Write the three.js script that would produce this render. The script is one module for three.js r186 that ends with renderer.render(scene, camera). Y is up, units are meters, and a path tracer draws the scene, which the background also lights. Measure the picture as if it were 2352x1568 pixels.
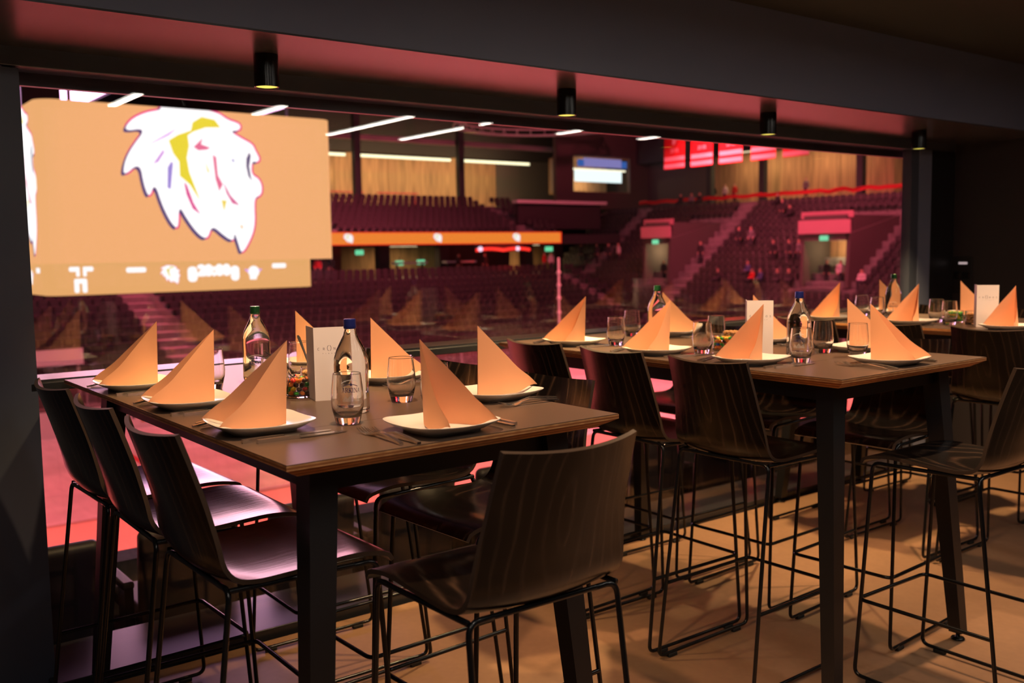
import * as THREE from 'three';
import { RoundedBoxGeometry } from 'three/addons/geometries/RoundedBoxGeometry.js';
import { mergeGeometries } from 'three/addons/utils/BufferGeometryUtils.js';
import { RectAreaLightUniformsLib } from 'three/addons/lights/RectAreaLightUniformsLib.js';
import { MarchingCubes } from 'three/addons/objects/MarchingCubes.js';

// ---------------------------------------------------------------- camera, exposure
const scene = new THREE.Scene();
scene.background = new THREE.Color(0x000000);
const camera = new THREE.PerspectiveCamera(38.644, 1.5, 0.05, 400);
camera.position.set(0, 1.5, 0);
camera.rotation.set(-0.09350, -0.65509, -0.01543, 'YXZ');
camera.focus = 2.75;
camera.userData.fStop = 3.2;
camera.updateProjectionMatrix();
const renderer = new THREE.WebGLRenderer();
renderer.toneMapping = THREE.LinearToneMapping;
renderer.toneMappingExposure = 1.0;
renderer.shadowMap.enabled = true;
RectAreaLightUniformsLib.init();

// light colours and strengths of the place
const ROOM_WARM = new THREE.Color().setRGB(1.0, 0.60, 0.31);
const LINE_COOL = new THREE.Color().setRGB(1.0, 0.86, 0.74);
const SPOT_WARM = new THREE.Color().setRGB(1.0, 0.66, 0.30);
const LINE_LIGHT = 32, DOWN_LIGHT = 13, CEIL_SPOT = 13, WASH = 760, SCREEN_GLOW = 6, ICE_WASH = 2300;
const WASH_RED = new THREE.Color().setRGB(1.0, 0.12, 0.19);
const ICE_PINK = new THREE.Color().setRGB(1.0, 0.15, 0.17);

// ---------------------------------------------------------------- helpers
let seed = 7;
const rnd = () => { seed = (seed * 1664525 + 1013904223) >>> 0; return seed / 4294967296; };
const rr = (a, b) => a + (b - a) * rnd();
const used = {};
const numbered = (n) => { const k = used[n] = (used[n] ?? -1) + 1; return k ? n + '_' + String(k).padStart(3, '0') : n; };
const col = (r, g, b) => new THREE.Color().setRGB(r, g, b);
function std(color, roughness = 0.6, extra = {}) { return new THREE.MeshStandardMaterial({ color, roughness, ...extra }); }
function phys(color, roughness = 0.6, extra = {}) { return new THREE.MeshPhysicalMaterial({ color, roughness, ...extra }); }
function finish(m) { m.castShadow = true; m.receiveShadow = true; return m; }
function part(name, geo, mat, parent) { const m = finish(new THREE.Mesh(geo, mat)); m.name = name; parent.add(m); return m; }
function meta(o, label, category, group, kind) {
  o.userData.label = label; if (category) o.userData.category = category;
  if (group) o.userData.group = group; if (kind) o.userData.kind = kind; return o;
}
function thing(name, label, category, pos = [0, 0, 0], turn = 0, group) {
  const o = new THREE.Group(); o.name = numbered(name); scene.add(o);
  o.position.set(...pos); o.rotation.y = turn; return meta(o, label, category, group);
}
function solo(name, geo, mat, label, category, pos = [0, 0, 0], turn = 0, group) {
  const m = finish(new THREE.Mesh(geo, mat)); m.name = numbered(name); scene.add(m);
  m.position.set(...pos); m.rotation.y = turn; return meta(m, label, category, group);
}
function struct(name, geo, mat, label, parent) {
  const m = finish(new THREE.Mesh(geo, mat)); m.name = parent ? name : numbered(name); (parent ?? scene).add(m);
  if (!parent) meta(m, label, null, null, 'structure'); return m;
}
function structGroup(name, label) { const o = new THREE.Group(); o.name = numbered(name); scene.add(o); return meta(o, label, null, null, 'structure'); }
function stuff(name, mesh, label) { mesh.name = numbered(name); finish(mesh); scene.add(mesh); return meta(mesh, label, null, null, 'stuff'); }
function copy(o, label, pos, turn = 0, group) {
  const c = o.clone(); c.name = numbered(o.name.replace(/_\d{3}$/, '')); scene.add(c);
  c.userData = { ...o.userData }; if (label) c.userData.label = label; if (group) c.userData.group = group;
  if (pos) c.position.set(...pos); c.rotation.y = turn; return c;
}
// uv in metres from position, by the main direction of each face
function metric(geo, s = 1) {
  const g = geo.index ? geo.toNonIndexed() : geo; const p = g.attributes.position, uv = new Float32Array(p.count * 2);
  const a = new THREE.Vector3(), b = new THREE.Vector3(), c = new THREE.Vector3();
  for (let i = 0; i < p.count; i += 3) {
    a.fromBufferAttribute(p, i); b.fromBufferAttribute(p, i + 1); c.fromBufferAttribute(p, i + 2);
    const n = b.clone().sub(a).cross(c.clone().sub(a)); const ax = Math.abs(n.x), ay = Math.abs(n.y), az = Math.abs(n.z);
    [a, b, c].forEach((v, k) => {
      const [u, w] = ay >= ax && ay >= az ? [v.x, v.z] : ax >= az ? [v.z, v.y] : [v.x, v.y];
      uv[(i + k) * 2] = u * s; uv[(i + k) * 2 + 1] = w * s;
    });
  }
  g.setAttribute('uv', new THREE.BufferAttribute(uv, 2)); return g;
}
function box(x0, x1, y0, y1, z0, z1) {
  return metric(new THREE.BoxGeometry(x1 - x0, y1 - y0, z1 - z0).translate((x0 + x1) / 2, (y0 + y1) / 2, (z0 + z1) / 2));
}
function rbox(w, h, d, r, x = 0, y = 0, z = 0, seg = 2) { return metric(new RoundedBoxGeometry(w, h, d, seg, r).translate(x, y, z)); }
function join(list) {
  const gs = list.map((g) => { const k = g.index ? g.toNonIndexed() : g; for (const n of Object.keys(k.attributes)) if (!['position', 'normal', 'uv'].includes(n)) k.deleteAttribute(n); if (!k.attributes.uv) k.setAttribute('uv', new THREE.BufferAttribute(new Float32Array(k.attributes.position.count * 2), 2)); return k; });
  return mergeGeometries(gs);
}
// a path of straight runs with rounded corners
function rounded(pts, r, n = 5) {
  const v = pts.map((p) => new THREE.Vector3(...p)), out = [v[0]];
  for (let i = 1; i < v.length - 1; i++) {
    const a = v[i - 1].clone().sub(v[i]), b = v[i + 1].clone().sub(v[i]);
    const ra = Math.min(r, a.length() * 0.49, b.length() * 0.49);
    const p = v[i].clone().addScaledVector(a.normalize(), ra), q = v[i].clone().addScaledVector(b.normalize(), ra);
    for (let k = 0; k <= n; k++) { const t = k / n; out.push(p.clone().multiplyScalar((1 - t) ** 2).addScaledVector(v[i], 2 * t * (1 - t)).addScaledVector(q, t * t)); }
  }
  out.push(v[v.length - 1]); return out;
}
function rod(path, r, sides = 8) {
  const pos = [], idx = []; let nrm = null; const m = path.length;
  for (let i = 0; i < m; i++) {
    const t = path[Math.min(i + 1, m - 1)].clone().sub(path[Math.max(i - 1, 0)]).normalize();
    if (!nrm) { nrm = new THREE.Vector3(0, 1, 0); if (Math.abs(t.y) > 0.9) nrm.set(1, 0, 0); }
    nrm.addScaledVector(t, -nrm.dot(t)).normalize(); const bi = t.clone().cross(nrm);
    for (let k = 0; k < sides; k++) { const a = k / sides * Math.PI * 2; const q = path[i].clone().addScaledVector(nrm, Math.cos(a) * r).addScaledVector(bi, Math.sin(a) * r); pos.push(q.x, q.y, q.z); }
  }
  for (let i = 0; i < m - 1; i++) for (let k = 0; k < sides; k++) { const a = i * sides + k, b = i * sides + (k + 1) % sides; idx.push(a, b, a + sides, b, b + sides, a + sides); }
  for (const [s, f] of [[0, 1], [m - 1, 0]]) for (let k = 1; k < sides - 1; k++) { const a = s * sides, b = a + k, c = a + k + 1; f ? idx.push(a, c, b) : idx.push(a, b, c); }
  const g = new THREE.BufferGeometry(); g.setAttribute('position', new THREE.Float32BufferAttribute(pos, 3)); g.setIndex(idx); g.computeVertexNormals();
  g.setAttribute('uv', new THREE.Float32BufferAttribute(new Float32Array(pos.length / 3 * 2), 2)); return g;
}
const lathe = (pts, seg = 32) => new THREE.LatheGeometry(pts.map(([x, y]) => new THREE.Vector2(x, y)), seg);
function grid(nu, nv, f) { // smooth surface, f(u, v) -> [x, y, z, s, t]
  const pos = [], uv = [], idx = [];
  for (let j = 0; j <= nv; j++) for (let i = 0; i <= nu; i++) { const q = f(i / nu, j / nv); pos.push(q[0], q[1], q[2]); uv.push(q[3] ?? i / nu, q[4] ?? j / nv); }
  for (let j = 0; j < nv; j++) for (let i = 0; i < nu; i++) { const a = j * (nu + 1) + i; idx.push(a, a + 1, a + nu + 1, a + 1, a + nu + 2, a + nu + 1); }
  const g = new THREE.BufferGeometry(); g.setAttribute('position', new THREE.Float32BufferAttribute(pos, 3)); g.setAttribute('uv', new THREE.Float32BufferAttribute(uv, 2)); g.setIndex(idx); g.computeVertexNormals(); return g;
}
// value noise
const H = new Float32Array(65536); for (let i = 0; i < 65536; i++) H[i] = rnd();
const hsh = (x, y) => H[((x * 73 + y * 911) ^ (x * 31 + y * 17 << 3)) & 65535];
function noise(x, y) { const xi = Math.floor(x), yi = Math.floor(y), a = x - xi, b = y - yi, u = a * a * (3 - 2 * a), v = b * b * (3 - 2 * b); const L = (p, q, t) => p + (q - p) * t; return L(L(hsh(xi, yi), hsh(xi + 1, yi), u), L(hsh(xi, yi + 1), hsh(xi + 1, yi + 1), u), v); }
const fbm = (x, y, o = 4) => { let s = 0, a = 0.5; for (let i = 0; i < o; i++) { s += a * noise(x, y); x = x * 2.03 + 17; y = y * 2.03 + 9; a *= 0.5; } return s; };
function tex(w, h, f, srgb = true) {
  const d = new Uint8Array(w * h * 4);
  for (let y = 0; y < h; y++) for (let x = 0; x < w; x++) { const c = f(x / w, y / h); const k = (y * w + x) * 4; d[k] = c[0]; d[k + 1] = c[1]; d[k + 2] = c[2]; d[k + 3] = 255; }
  const t = new THREE.DataTexture(d, w, h); t.magFilter = THREE.LinearFilter; t.minFilter = THREE.LinearMipmapLinearFilter; t.generateMipmaps = true;
  t.wrapS = t.wrapT = THREE.MirroredRepeatWrapping; if (srgb) t.colorSpace = THREE.SRGBColorSpace; t.needsUpdate = true; return t;
}
function canvasTex(w, h, draw) {
  const c = document.createElement('canvas'); c.width = w; c.height = h; draw(c.getContext('2d'), w, h);
  const t = new THREE.CanvasTexture(c); t.colorSpace = THREE.SRGBColorSpace; return t;
}
const scaled = (t, x, y) => { const k = t.clone(); k.repeat.set(x, y); k.needsUpdate = true; return k; };
const mix = (a, b, t) => a.map((v, i) => v + (b[i] - v) * t);

// ---------------------------------------------------------------- materials
const woodTex = tex(512, 1024, (u, v) => { // stained oak veneer, grain along v
  const x = (u - 0.47) * 13 + (fbm(u * 3, v * 1.3) - 0.5) * 2.4, y = (v - 0.75) * 1.6;
  const r = Math.sqrt(x * x * 1.0 + y * y * 5.0) * 2.1 + fbm(u * 8, v * 2, 3) * 0.8;
  const band = Math.pow(0.5 + 0.5 * Math.sin(r * 6.283), 5), pore = noise(u * 260, v * 14), fine = noise(u * 90, v * 5);
  return mix([18, 14, 13], [132, 104, 84], Math.min(1, 0.05 + band * 0.6 * (0.35 + fine * 0.7) + (pore > 0.8 ? 0.07 : 0)));
});
const woodBump = tex(512, 512, (u, v) => { const p = noise(u * 230, v * 12) * 0.7 + noise(u * 90, v * 5) * 0.3; const k = p * 255; return [k, k, k]; }, false);
const floorTex = tex(1024, 1024, (u, v) => {
  const a = fbm(u * 3, v * 3, 5), b = fbm(u * 11 + 40, v * 11, 4), c = noise(u * 300, v * 300), d = fbm(u * 1.5 + 7, v * 6 + 3, 4);
  return mix([122, 92, 70], [194, 150, 114], Math.min(1, Math.max(0, a * 1.2 + b * 0.5 + d * 0.35 - 0.55 + (c - 0.5) * 0.1)));
});
const plyTex = tex(256, 64, (u, v) => {
  const k = Math.floor(v * 7), n = noise(u * 60, k * 13 + 3) * 0.35 + noise(u * 220, v * 60) * 0.2;
  return mix(k % 2 ? [168, 100, 54] : [235, 172, 112], [128, 74, 40], n);
});
const concreteTex = tex(512, 512, (u, v) => { const a = fbm(u * 8, v * 8, 5), b = noise(u * 200, v * 200); const k = 96 + a * 60 + (b - 0.5) * 14; return [k, k * 0.98, k * 0.96]; });
const iceTex = tex(512, 512, (u, v) => { const a = fbm(u * 6, v * 14, 5), b = noise(u * 120, v * 18); const k = 196 + a * 46 + (b - 0.5) * 12; return [k, k, k]; });
const panelTex = tex(256, 256, (u, v) => { const k = 128 + (noise(u * 90, v * 3) - 0.5) * 36 + (noise(u * 20, v * 2) - 0.5) * 26; return [k * 1.25, k, k * 0.74]; });

const M = {
  frame: std(col(0.078, 0.092, 0.136), 0.40),
  rail: std(col(0.030, 0.031, 0.036), 0.3),
  beam: std(col(0.200, 0.230, 0.345), 0.36),
  soffit: std(col(0.060, 0.054, 0.060), 0.26),
  ceiling: std(col(0.035, 0.033, 0.033), 0.7),
  wallDark: std(col(0.030, 0.024, 0.028), 0.55),
  floor: std(0xffffff, 0.42, { map: scaled(floorTex, 0.22, 0.22) }),
  wood: phys(col(0.54, 0.51, 0.49), 0.24, { map: woodTex, bumpMap: woodBump, bumpScale: 0.0002, clearcoat: 0.12, clearcoatRoughness: 0.12 }),
  woodEdge: std(col(0.055, 0.036, 0.026), 0.35),
  steelBlack: std(col(0.012, 0.012, 0.013), 0.22, { metalness: 0.25 }),
  rubber: std(col(0.012, 0.012, 0.012), 0.7),
  tableTop: std(col(0.105, 0.066, 0.047), 0.36),
  ply: std(0xffffff, 0.5, { map: scaled(plyTex, 1, 1) }),
  legBlack: std(col(0.012, 0.012, 0.014), 0.45),
  white: std(col(0.76, 0.74, 0.71), 0.14),
  napkin: phys(col(0.80, 0.385, 0.20), 0.88, { sheen: 0.25, sheenRoughness: 0.6, side: THREE.DoubleSide }),
  steel: std(col(0.74, 0.72, 0.69), 0.24, { metalness: 1 }),
  glass: phys(0xffffff, 0.0, { transmission: 1, ior: 1.5, thickness: 0.01 }),
  water: phys(0xffffff, 0.0, { transmission: 1, ior: 1.36, thickness: 0.05 }),
  pane: phys(0xffffff, 0.0, { transmission: 1, thickness: 0, ior: 1.52 }),
  card: std(col(0.80, 0.74, 0.76), 0.7),
  capBlue: std(col(0.02, 0.03, 0.22), 0.3, { metalness: 0.5 }),
  capGreen: std(col(0.02, 0.12, 0.04), 0.3, { metalness: 0.5 }),
  concrete: std(0xffffff, 0.75, { map: scaled(concreteTex, 0.3, 0.3) }),
  arenaDark: std(col(0.035, 0.030, 0.032), 0.8),
  arenaWall: std(col(0.10, 0.085, 0.08), 0.8),
  seatBlack: std(col(0.05, 0.045, 0.048), 0.5),
  board: std(col(0.72, 0.72, 0.74), 0.35),
  warmWall: std(0xffffff, 0.7, { map: scaled(panelTex, 0.25, 0.25) }),
  truss: std(col(0.35, 0.33, 0.34), 0.5, { metalness: 0.3 }),
  banner: std(col(0.62, 0.02, 0.035), 0.8),
};
const glow = (r, g, b, k = 1) => std(col(0.02, 0.02, 0.02), 0.5, { emissive: col(r, g, b), emissiveIntensity: k });
// ---------------------------------------------------------------- room shell
const X0 = -3.2, XR = 6.74, ZB = 3.2, ZW = -3.6, SOF = 2.2, CEIL = 2.6, TOP = 1.08;
struct('floor', box(X0, 7.0, -0.2, 0, ZW + 0.1, ZB), M.floor, 'warm brown polished concrete floor of the lounge');
struct('ceiling', box(X0, 7.0, CEIL, 2.8, -3.0, ZB), M.ceiling, 'dark lounge ceiling behind the bulkhead');
struct('wall_back', box(X0, 7.0, 0, CEIL, ZB, ZB + 0.15), M.wallDark, 'dark wall at the back of the lounge');
struct('wall_left', box(X0 - 0.15, X0, -0.2, 2.8, -3.9, ZB + 0.15), M.wallDark, 'dark end wall of the lounge');
struct('wall_right', box(XR, XR + 0.15, -0.2, 2.8, -3.95, ZB + 0.15), M.wallDark, 'dark plum side wall beyond the third table');
struct('wall_front', box(X0, 0.723, -0.2, 2.125, ZW - 0.32, ZW), M.frame, 'anthracite post wall beside the big window');
{
  const b = structGroup('beam', 'anthracite ceiling bulkhead running along the window');
  part('fascia', box(X0, XR, SOF, CEIL + 0.1, -3.97, -2.95), M.beam, b);
  part('soffit_panel', box(X0, XR, SOF - 0.006, SOF, -3.62, -2.952), M.soffit, b);
}
{
  const w = structGroup('window_1', 'full-width arena window with anthracite frame and sill rail');
  part('header', rbox(XR - X0, 0.068, 0.145, 0.004, (XR + X0) / 2, 2.166, ZW - 0.0725), M.frame, w);
  part('head_frame', box(0.70, 6.3, 2.088, 2.134, -3.745, -3.715), M.rail, w);
  part('sill_rail', rbox(5.5, 0.03, 0.27, 0.003, 3.45, 1.058, -3.735), M.rail, w);
  part('glazing_bead', box(0.72, 6.2, 1.073, 1.080, -3.665, -3.632), M.rail, w);
  part('bottom_frame', rbox(5.5, 0.07, 0.38, 0.004, 3.45, 0.0, -3.72), M.rail, w);
  part('jamb', box(6.18, 6.276, 0, 2.14, -3.67, -3.605), M.frame, w);
  part('jamb_panel', box(6.276, 6.43, 0, 2.14, -3.67, -3.6), M.beam, w);
  part('jamb_column', box(6.43, XR, 0, 2.14, -3.67, -3.60), M.legBlack, w);
  part('upper_pane', box(0.70, 6.2, 1.072, 2.14, -3.652, -3.640), M.pane, w);
  part('lower_pane', box(0.70, 6.2, 0.03, 1.046, -3.652, -3.640), M.pane, w);
}
// four surface-mounted downlights under the bulkhead
[[1.455, 'over the first table'], [2.845, 'between the first and second tables'], [4.24, 'between the second and third tables'], [5.71, 'by the corner of the window']].forEach(([x, where], i) => {
  const d = thing('downlight', `black cylinder downlight with yellow lens under the bulkhead ${where}`, 'downlight', [x, SOF - 0.006, -3.285], 0, 'cylinder downlights along the window');
  part('housing', lathe([[0, 0], [0.041, 0], [0.043, -0.002], [0.043, -0.110], [0.040, -0.112], [0.0385, -0.109], [0.0385, -0.106], [0, -0.106]], 40), M.steelBlack, d);
  part('lens', new THREE.CircleGeometry(0.0383, 32).rotateX(Math.PI / 2).translate(0, -0.1085, 0), glow(0.86, 0.72, 0.12, 1.3), d);
  const s = new THREE.SpotLight(SPOT_WARM, DOWN_LIGHT, 0, 0.80, 0.75, 2); s.position.set(x, SOF - 0.135, -3.285); s.target.position.set(x, 0, -3.285);
  s.castShadow = true; s.shadow.radius = 1.2; s.name = 'downlight_beam'; scene.add(s, s.target);
});
// linear ceiling lights of the lounge, seen mirrored in the window
[[1.93, 0.6], [2.89, 0.5], [3.9, 1.35], [4.62, 1.35], [5.57, 0.3], [6.5, 0.24], [0.95, 1.35], [-0.05, 1.35]].forEach(([x, len], i) => { const zc = -1.04 + len / 2;
  const words = ['first', 'second', 'third', 'fourth', 'fifth', 'sixth'];
  const d = thing('linear_light', i < 6 ? `slim white linear ceiling light, ${words[i]} in the row mirrored in the window` : i === 6 ? 'slim white linear ceiling light over the near end of the first table' : 'slim white linear ceiling light beside the window post', 'ceiling light', [x, 2.5, zc], 0, 'linear lights across the lounge ceiling');
  part('housing', box(-0.03, 0.03, 0.006, 0.05, -len / 2 - 0.005, len / 2 + 0.005), M.steelBlack, d);
  for (const z of [-len * 0.4, len * 0.4]) part('cable', rod([new THREE.Vector3(0, 0.05, z), new THREE.Vector3(0, 0.1, z)], 0.002, 5), M.steelBlack, d);
  part('diffuser', box(-0.027, 0.027, 0, 0.006, -len / 2, len / 2), glow(1, 0.97, 0.86, 7), d);
  const a = new THREE.RectAreaLight(LINE_COOL, LINE_LIGHT, 0.054, len); a.position.set(x, 2.494, zc); a.lookAt(x, 0, zc); a.name = 'linear_light_glow'; scene.add(a);
});
// recessed ceiling spots that light the tables from the room side
[[1.14, 'over the first table'], [2.62, 'between the first and second tables'], [4.10, 'between the second and third tables'], [5.58, 'over the near end of the third table']].forEach(([x, where]) => {
  const d = thing('recessed_spot', `round recessed ceiling spot ${where}`, 'ceiling spot', [x, CEIL, -2.0], 0, 'recessed ceiling spots');
  part('trim_ring', lathe([[0.036, 0], [0.05, 0], [0.05, -0.004], [0.046, -0.008], [0.038, -0.006], [0.036, 0]], 32), M.steelBlack, d);
  part('lens', new THREE.CircleGeometry(0.037, 28).rotateX(Math.PI / 2).translate(0, -0.004, 0), glow(1, 0.84, 0.5, 4), d);
  const s = new THREE.SpotLight(ROOM_WARM, x < 2 ? CEIL_SPOT * 0.8 : CEIL_SPOT, 0, 0.86, 0.55, 2); s.position.set(x, CEIL - 0.04, -2.0); s.target.position.set(x, 0, -2.15);
  s.castShadow = true; s.shadow.radius = 1.4; s.name = 'ceiling_spot_beam'; scene.add(s, s.target);
});
{ // control panel on the side wall
  const p = thing('wall_control', 'black control panel with a small lit display on the dark side wall', 'control panel', [XR, 1.275, -3.528]);
  part('plate', rbox(0.012, 0.26, 0.15, 0.004, -0.006, 0, 0), M.legBlack, p);
  part('display', rbox(0.006, 0.016, 0.062, 0.002, -0.014, 0.085, 0.01), glow(0.55, 0.42, 0.42, 0.8), p);
  for (const z of [-0.03, 0.035]) part('switch', rbox(0.008, 0.05, 0.05, 0.003, -0.014, 0, z), M.steelBlack, p);
}

// ---------------------------------------------------------------- bar stools
const bez = (p, n) => { const c = new THREE.CatmullRomCurve3(p.map(([x, y]) => new THREE.Vector3(x, y, 0)), false, 'centripetal'); return c.getSpacedPoints(n); };
const SHELL = bez([[0.218, 0.762], [0.208, 0.777], [0.16, 0.786], [0.06, 0.782], [-0.06, 0.776], [-0.135, 0.777], [-0.180, 0.790], [-0.208, 0.822], [-0.224, 0.879], [-0.248, 0.967], [-0.272, 1.046], [-0.296, 1.119]], 44);
function shellPoint(i, w, off) { // i along the profile, w -1..1 across, off through the thickness
  const k = Math.max(0, Math.min(44, i)), p = SHELL[k], a = SHELL[Math.max(0, k - 1)], b = SHELL[Math.min(44, k + 1)];
  const t = b.clone().sub(a).normalize(), n = new THREE.Vector3(t.y, -t.x, 0); // towards the sitter
  const f = k / 44, back = THREE.MathUtils.smoothstep(f, 0.5, 0.82);
  const hw = THREE.MathUtils.lerp(0.203, THREE.MathUtils.lerp(0.196, 0.170, (f - 0.5) / 0.5), back), cup = THREE.MathUtils.lerp(0.016 * THREE.MathUtils.smoothstep(f, 0.02, 0.2), 0.034, back);
  const q = p.clone().addScaledVector(n, off + cup * (w * w - 0.35)); return [q.x, q.y, w * hw, w * 0.2 + 0.5, f * 0.92];
}
function shellPiece(i0, i1) {
  const n = i1 - i0, th = 0.0055, g = [];
  g.push(grid(14, n, (u, v) => shellPoint(i0 + Math.round(v * n), 1 - u * 2, th)));
  g.push(grid(14, n, (u, v) => shellPoint(i0 + Math.round(v * n), u * 2 - 1, -th)));
  return join(g);
}
function shellEdge(i0, i1, ends) {
  const n = i1 - i0, th = 0.0055, g = [];
  for (const s of [1, -1]) g.push(grid(1, n, (u, v) => shellPoint(i0 + Math.round(v * n), s, (u * 2 - 1) * th * s)));
  for (const [i, s] of ends) g.push(grid(14, 1, (u, v) => shellPoint(i, (u * 2 - 1) * s, (v * 2 - 1) * th)));
  return join(g);
}
function makeStool(label) {
  const o = thing('bar_stool', label, 'bar stool', [0, 0, 0], 0, 'black bar stools around the tables');
  const R = 0.0068, yb = 0.768, yr = 0.7755, xr = -0.187, xf = 0.178, hw = 0.195, fy = 0.016, xr2 = xr - 0.096, xf2 = xf + 0.045, hb = 0.212;
  const seat = part('seat', shellPiece(0, 22), M.wood, o); part('edge', shellEdge(0, 22, [[0, 1]]), M.woodEdge, seat);
  const back = part('backrest', shellPiece(22, 44), M.wood, o); part('edge', shellEdge(22, 44, [[44, -1]]), M.woodEdge, back);
  for (const s of [-1, 1]) {
    part('leg', rod(rounded([[xf - 0.06, yb, s * hw], [xf, yb, s * hw], [xf2, fy, s * hb], [xf2 - 0.06, fy, s * hb]], 0.035), R), M.steelBlack, o);
    part('leg', rod(rounded([[xr, yr, s * (hw - 0.06)], [xr, yr, s * hw], [xr2, fy, s * hb], [xr2 + 0.06, fy, s * hb]], 0.035), R), M.steelBlack, o);
    part('runner', rod([new THREE.Vector3(xf2 - 0.06, fy, s * hb), new THREE.Vector3(xr2 + 0.06, fy, s * hb)], R), M.steelBlack, o);
    part('side_bar', rod([new THREE.Vector3(xf - 0.06, yb, s * hw), new THREE.Vector3(xr, yr, s * hw)], R), M.steelBlack, o);
    for (const x of [xf2 - 0.07, xr2 + 0.07]) part('glide', rbox(0.045, 0.014, 0.018, 0.004, x, 0.007, s * hb), M.rubber, o);
  }
  part('rear_bar', rod([new THREE.Vector3(xr, yr, -hw + 0.06), new THREE.Vector3(xr, yr, hw - 0.06)], R), M.steelBlack, o);
  const ry = 0.285, fx = THREE.MathUtils.lerp(xf2, xf, 0.36) + 0.002, bx = THREE.MathUtils.lerp(xr2, xr, 0.36), rw = 0.207;
  part('footrest', rod(rounded([[bx, ry, -rw], [fx + 0.01, ry, -rw], [fx + 0.01, ry, rw], [bx, ry, rw]], 0.03), R), M.steelBlack, o);
  return o;
}
const stool0 = makeStool('black bar stool'); let stoolUsed = false;
function stool(x, z, turn, label) { // turn 0 faces +x
  if (!stoolUsed) { stoolUsed = true; stool0.position.set(x, 0, z); stool0.rotation.y = turn; stool0.userData.label = label; return stool0; }
  return copy(stool0, label, [x, 0, z], turn);
}

// ---------------------------------------------------------------- tables
const TW = 0.912, TL = 1.79;
function slabEdge(hx, hz) { // plywood body: upright edge band, then an undercut bevel
  const y = [0, -0.011, -0.034], s = [0, 0, 0.042], g = [];
  const c = [[-1, -1], [1, -1], [1, 1], [-1, 1]];
  for (let e = 0; e < 4; e++) {
    const [a, b] = [c[(e + 1) % 4], c[e]];
    for (let k = 0; k < 2; k++) {
      const pt = (q, j) => new THREE.Vector3(q[0] * (hx - s[j]), y[j], q[1] * (hz - s[j]));
      const A = pt(a, k), B = pt(b, k), Cc = pt(b, k + 1), D = pt(a, k + 1), L = A.distanceTo(B), gg = new THREE.BufferGeometry();
      gg.setAttribute('position', new THREE.Float32BufferAttribute([A, D, Cc, A, Cc, B].flatMap((v) => [v.x, v.y, v.z]), 3));
      const v0 = k ? 0.62 : 1, v1 = k ? 0 : 0.62;
      gg.setAttribute('uv', new THREE.Float32BufferAttribute([0, v0, 0, v1, L, v1, 0, v0, L, v1, L, v0], 2)); gg.computeVertexNormals(); g.push(gg);
    }
  }
  g.push(box(-hx + 0.042, hx - 0.042, -0.034, -0.033, -hz + 0.042, hz - 0.042));
  return join(g);
}
function leg(sx, sz, hx, hz) {
  const a = 0.034, b = 0.024, top = [sx * (hx - 0.13), 1.045, sz * (hz - 0.13)], bot = [sx * (hx - 0.052), 0.03, sz * (hz - 0.052)];
  const g = new THREE.BoxGeometry(1, 1, 1, 1, 1, 1), p = g.attributes.position;
  for (let i = 0; i < p.count; i++) { const up = p.getY(i) > 0, q = up ? top : bot, h = up ? a : b; p.setXYZ(i, q[0] + p.getX(i) * 2 * h, q[1], q[2] + p.getZ(i) * 2 * h); }
  g.computeVertexNormals(); return g;
}
function makeTable(label) {
  const t = thing('dining_table', label, 'table', [0, 0, 0], 0, 'high tables set for dinner'), hx = TW / 2, hz = TL / 2, split = 0.54;
  const e = slabEdge(hx, hz); e.translate(0, TOP - 0.0015, 0); part('plywood_edge', e, M.ply, t);
  part('tabletop', box(-hx + 0.0012, hx - 0.0012, TOP - 0.0017, TOP, -hz + 0.0012, split - 0.0008), M.tableTop, t);
  part('tabletop', box(-hx + 0.0012, hx - 0.0012, TOP - 0.0017, TOP, split + 0.0008, hz - 0.0012), M.tableTop, t);
  for (const sx of [-1, 1]) for (const sz of [-1, 1]) {
    const l = part('leg', leg(sx, sz, hx, hz), M.legBlack, t);
    part('foot', lathe([[0, 0], [0.024, 0], [0.026, 0.004], [0.022, 0.009], [0.008, 0.011], [0.007, 0.034], [0, 0.034]], 20).translate(sx * (hx - 0.052), 0, sz * (hz - 0.052)), M.steelBlack, l);
  }
  for (const s of [-1, 1]) {
    part('apron', box(-hx + 0.10, hx - 0.10, 0.985, 1.046, s * (hz - 0.13) - 0.014, s * (hz - 0.13) + 0.014), M.legBlack, t);
    part('apron', box(s * (hx - 0.13) - 0.014, s * (hx - 0.13) + 0.014, 0.985, 1.046, -hz + 0.10, hz - 0.10), M.legBlack, t);
  }
  return t;
}
const TC = [[1.258, -2.682], [3.113, -2.662], [5.075, -2.662]], ORD = ['first', 'second', 'third'];
const tab0 = makeTable('dark high table with a plywood edge, first from the window post'); tab0.position.set(TC[0][0], 0, TC[0][1]);
copy(tab0, 'dark high table with a plywood edge, second from the window post', [TC[1][0], 0, TC[1][1]]);
copy(tab0, 'dark high table with a plywood edge, third and farthest from the window post', [TC[2][0], 0, TC[2][1]]);

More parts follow.
